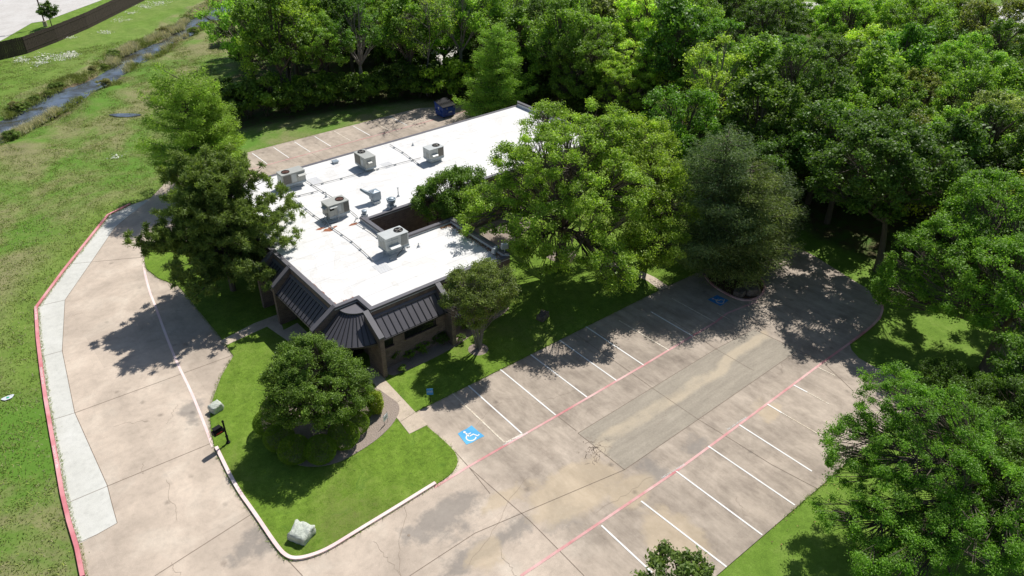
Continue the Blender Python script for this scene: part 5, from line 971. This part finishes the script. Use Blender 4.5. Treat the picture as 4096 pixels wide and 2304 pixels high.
for n in range(110):
    k = wr.choice([-.5, 0, 0, 1, 1, 2, 3, 4, 5, 6]) - .2; sc_ = 1 + .122 * (k + .5); i = wr.uniform(0, len(EDGE) - 1.01); a = Vector(EDGE[int(i)]); b = Vector(EDGE[int(i) + 1]); q = cen + (a + (b - a) * (i % 1) - cen) * sc_
    ox, oy = PX((q.x, q.y, 0)); dc, _ = segdist(np.array([q.x]), np.array([q.y]), creek)
    if ox < 560 or ox > 2700 or oy < 60 or oy > 900 or dc[0] < 6 or inpoly(np.array([q.x]), np.array([q.y]), pave)[0] or any(math.dist(q, g_[0]) < g_[1] for g_ in gaps[:4]): continue
    s = wr.uniform(1, 2.0); plant('understory_bush', 'shaded bush growing between the trunks inside the wood', 'bush', q, ub[n % 3], DK if n % 2 else MD, 'understory bushes in the wood', (s, s, s), wr.uniform(0, 6))
# -- grasses
def tufts(name, label, cat, spots, blades, hgt, wid, color, mat='reed', seed=1, lean=.35, rad=.25):
    R = np.random.RandomState(seed); sp = np.array(spots); n = len(sp) * blades; B = np.repeat(sp, blades, 0) + np.concatenate([R.normal(0, rad, (n, 2)), np.zeros((n, 1))], 1)
    h = hgt * R.uniform(.5, 1.2, n); D = np.concatenate([R.normal(0, lean, (n, 2)), np.ones((n, 1))], 1) * h[:, None]; a = R.uniform(0, 6.28, n); S = np.stack([np.cos(a), np.sin(a), a * 0], 1) * wid
    V = np.stack([B - S, B + S, B + D * .6 + S * .8, B + D], 1).reshape(-1, 3); F_ = np.arange(n * 4).reshape(-1, 4); me = npmesh(name, V, F_, mat, np.clip(R.normal(.5, .22, n), 0, 1)); o = bpy.data.objects.new(name, me); col.objects.link(o); o.color = (*color, 1); tag(o, label, cat, kind='stuff')
R0 = np.random.RandomState(9)
def bankpts(n, side, lo, hi, t0=0, t1=None, clus=6):
    t1 = t1 or len(creek) - 1.01; out = []
    for c in R0.uniform(t0, t1, n):
        for _ in range(clus):
            t = min(max(c + R0.normal(0, .12), 0), len(creek) - 1.01); i = int(t); a = ue[i] if side > 0 else le[i]; b = ue[i + 1] if side > 0 else le[i + 1]; o2 = le[i] if side > 0 else ue[i]; L = math.dist(a, o2)
            d = R0.uniform(lo, hi); x = a[0] + (b[0] - a[0]) * (t - i) + (a[0] - o2[0]) / L * d; y = a[1] + (b[1] - a[1]) * (t - i) + (a[1] - o2[1]) / L * d; z = ZW + (-.05 - ZW) * min(1, max(0, d) / 2.6) ** .8
            out.append((x, y, z - .02))
    return out
tufts('dry_reeds', 'dry tan reeds along the creek banks', 'reeds', bankpts(34, 1, .5, 2.6, 8, None, 6) + bankpts(7, -1, .3, 1.0, 8, 14, 4) + bankpts(12, -1, .6, 2.2, 0, 4, 6), 60, .75, .03, (.20, .20, .20), seed=2, rad=.3)
tufts('bank_weeds', 'green weeds crowding the creek banks', 'weeds', bankpts(48, 1, .7, 3.6) + bankpts(16, -1, 1.2, 2.8), 46, .35, .04, (.075, .095, .035), seed=3, rad=.4, lean=.8)
mp = []
while len(mp) < 9000:
    x, y = R0.uniform(-14, 42), R0.uniform(18, 135); ox, oy = PX((x, y, 0))
    if ox > 560 or ox < -40 or oy > 1500: continue
    d, _ = segdist(np.array([x]), np.array([y]), creek)
    if d[0] < 2.5 or inpoly(np.array([x]), np.array([y]), pave)[0] or inpoly(np.array([x]), np.array([y]), lawn)[0] or segdist(np.array([x]), np.array([y]), west)[0][0] < .25: continue
    mp.append((x, y, -.06))
tufts('meadow_tufts', 'rough grass tufts scattered over the meadow by the creek', 'grass', mp[::2], 14, .13, .03, (.080, .108, .034), seed=4, rad=.3, lean=.8); tufts('dry_tufts', 'dry straw-coloured tufts in the meadow by the creek', 'grass', mp[1::3], 9, .11, .025, (.115, .115, .09), seed=5, rad=.35, lean=.9)
fl = []
for (px, py, n, sx, sy) in ((175, 138, 70, 10, 3), (130, 145, 50, 22, 5), (55, 152, 26, 12, 3), (95, 158, 20, 8, 3), (180, 95, 10, 5, 2), (268, 82, 16, 8, 2), (305, 50, 14, 10, 3), (330, 33, 14, 8, 2), (400, 8, 30, 12, 3), (365, 17, 20, 8, 2), (290, 395, 6, 9, 2)):
    for _ in range(n): fl.append((*W(px + R0.normal(0, sx), py + R0.normal(0, sy)), .03))
tufts('wildflowers', 'white wildflower patches on the grassy creek bank', 'flowers', fl, 9, .1, .06, (.27, .29, .38), seed=6, rad=.35, lean=1.5)
for k in range(18):
    side = 1 if k % 4 else -1; p = bankpts(1, side, 1.2, 2.8, 0, None, 1)[0]; s = R0.uniform(.2, .45)
    if PX(p)[0] > 600: continue
    plant('bank_bush', 'low scrubby bush on the creek bank', 'bush', p[:2], ub[k % 3], ((.09, .13, .035), (.12, .125, .07), (.07, .11, .03))[k % 3], 'scrubby bushes on the creek bank', (s * 1.3, s * 1.3, s), k, z=-.3)
# lawn blades: uneven fringe along the edges of lawns so that the borders are not knife-clean
def fringe(poly, step, inset_, seed):
    R = np.random.RandomState(seed); out = []
    for a, b in zip(poly, poly[1:]):
        L = math.dist(a, b)
        for k in range(int(L / step)): f = (k + R.rand()) * step / L; out.append((a[0] + (b[0] - a[0]) * f + R.normal(0, .03), a[1] + (b[1] - a[1]) * f + R.normal(0, .03), .03))
    return out
tufts('edge_grass', 'short grass growing over the pavement edges', 'grass', fringe(along(inner_w, .05), .12, 0, 1) + fringe([W(1045, 1037), W(1672, 723)], .12, 0, 2) + fringe(corner, .12, 0, 3) + fringe(along(west, .08), .1, 0, 4) + fringe([(30, yR), (48, yR)], .12, 0, 5) + fringe([(24, 80.2), (50, 79.95)], .15, 0, 6), 7, .09, .012, (.07, .11, .025), 'leaf', 7, 1.0, .05)
lg = []
xs_, ys_ = R0.uniform(5, 60, 60000), R0.uniform(22, 62, 60000); ins_ = inpoly(xs_, ys_, lawn) & ~inpoly(xs_, ys_, outl)
for x, y in list(zip(xs_[ins_], ys_[ins_]))[:11000]: lg.append((x, y, .05))
tufts('lawn_grass_blades', 'short grass blades of the mown lawn', 'grass', lg, 8, .05, .009, (.075, .115, .026), 'leaf', 8, 1.1, .12)
# fallen leaves
def litter(spots, seed, name, label):
    R = np.random.RandomState(seed); C = np.array(spots); V, F_ = leafquads(R, C, R.uniform(.06, .14, len(C)), .6, 4.0); o = bpy.data.objects.new(name, npmesh(name, V, F_, 'reed', R.rand(len(C)))); col.objects.link(o); o.color = (.10, .06, .045, 1); tag(o, label, 'leaves', kind='stuff')
sp = [(30.9 - abs(R0.normal(0, .22)), R0.uniform(38.9, 45.6), ZR + .02) for _ in range(900)] + [(R0.uniform(29.8, 31), 45.5 - abs(R0.normal(0, .12)), ZR + .02) for _ in range(250)] + [(*W(R0.uniform(1840, 2100), 0), 0) for _ in range(0)]
for _ in range(70): x = R0.uniform(28, 46); sp.append((x, yR - abs(R0.normal(0, .8)), .02))
litter(sp, 3, 'fallen_leaves', 'brown fallen leaves caught along the parapet and lot edge')
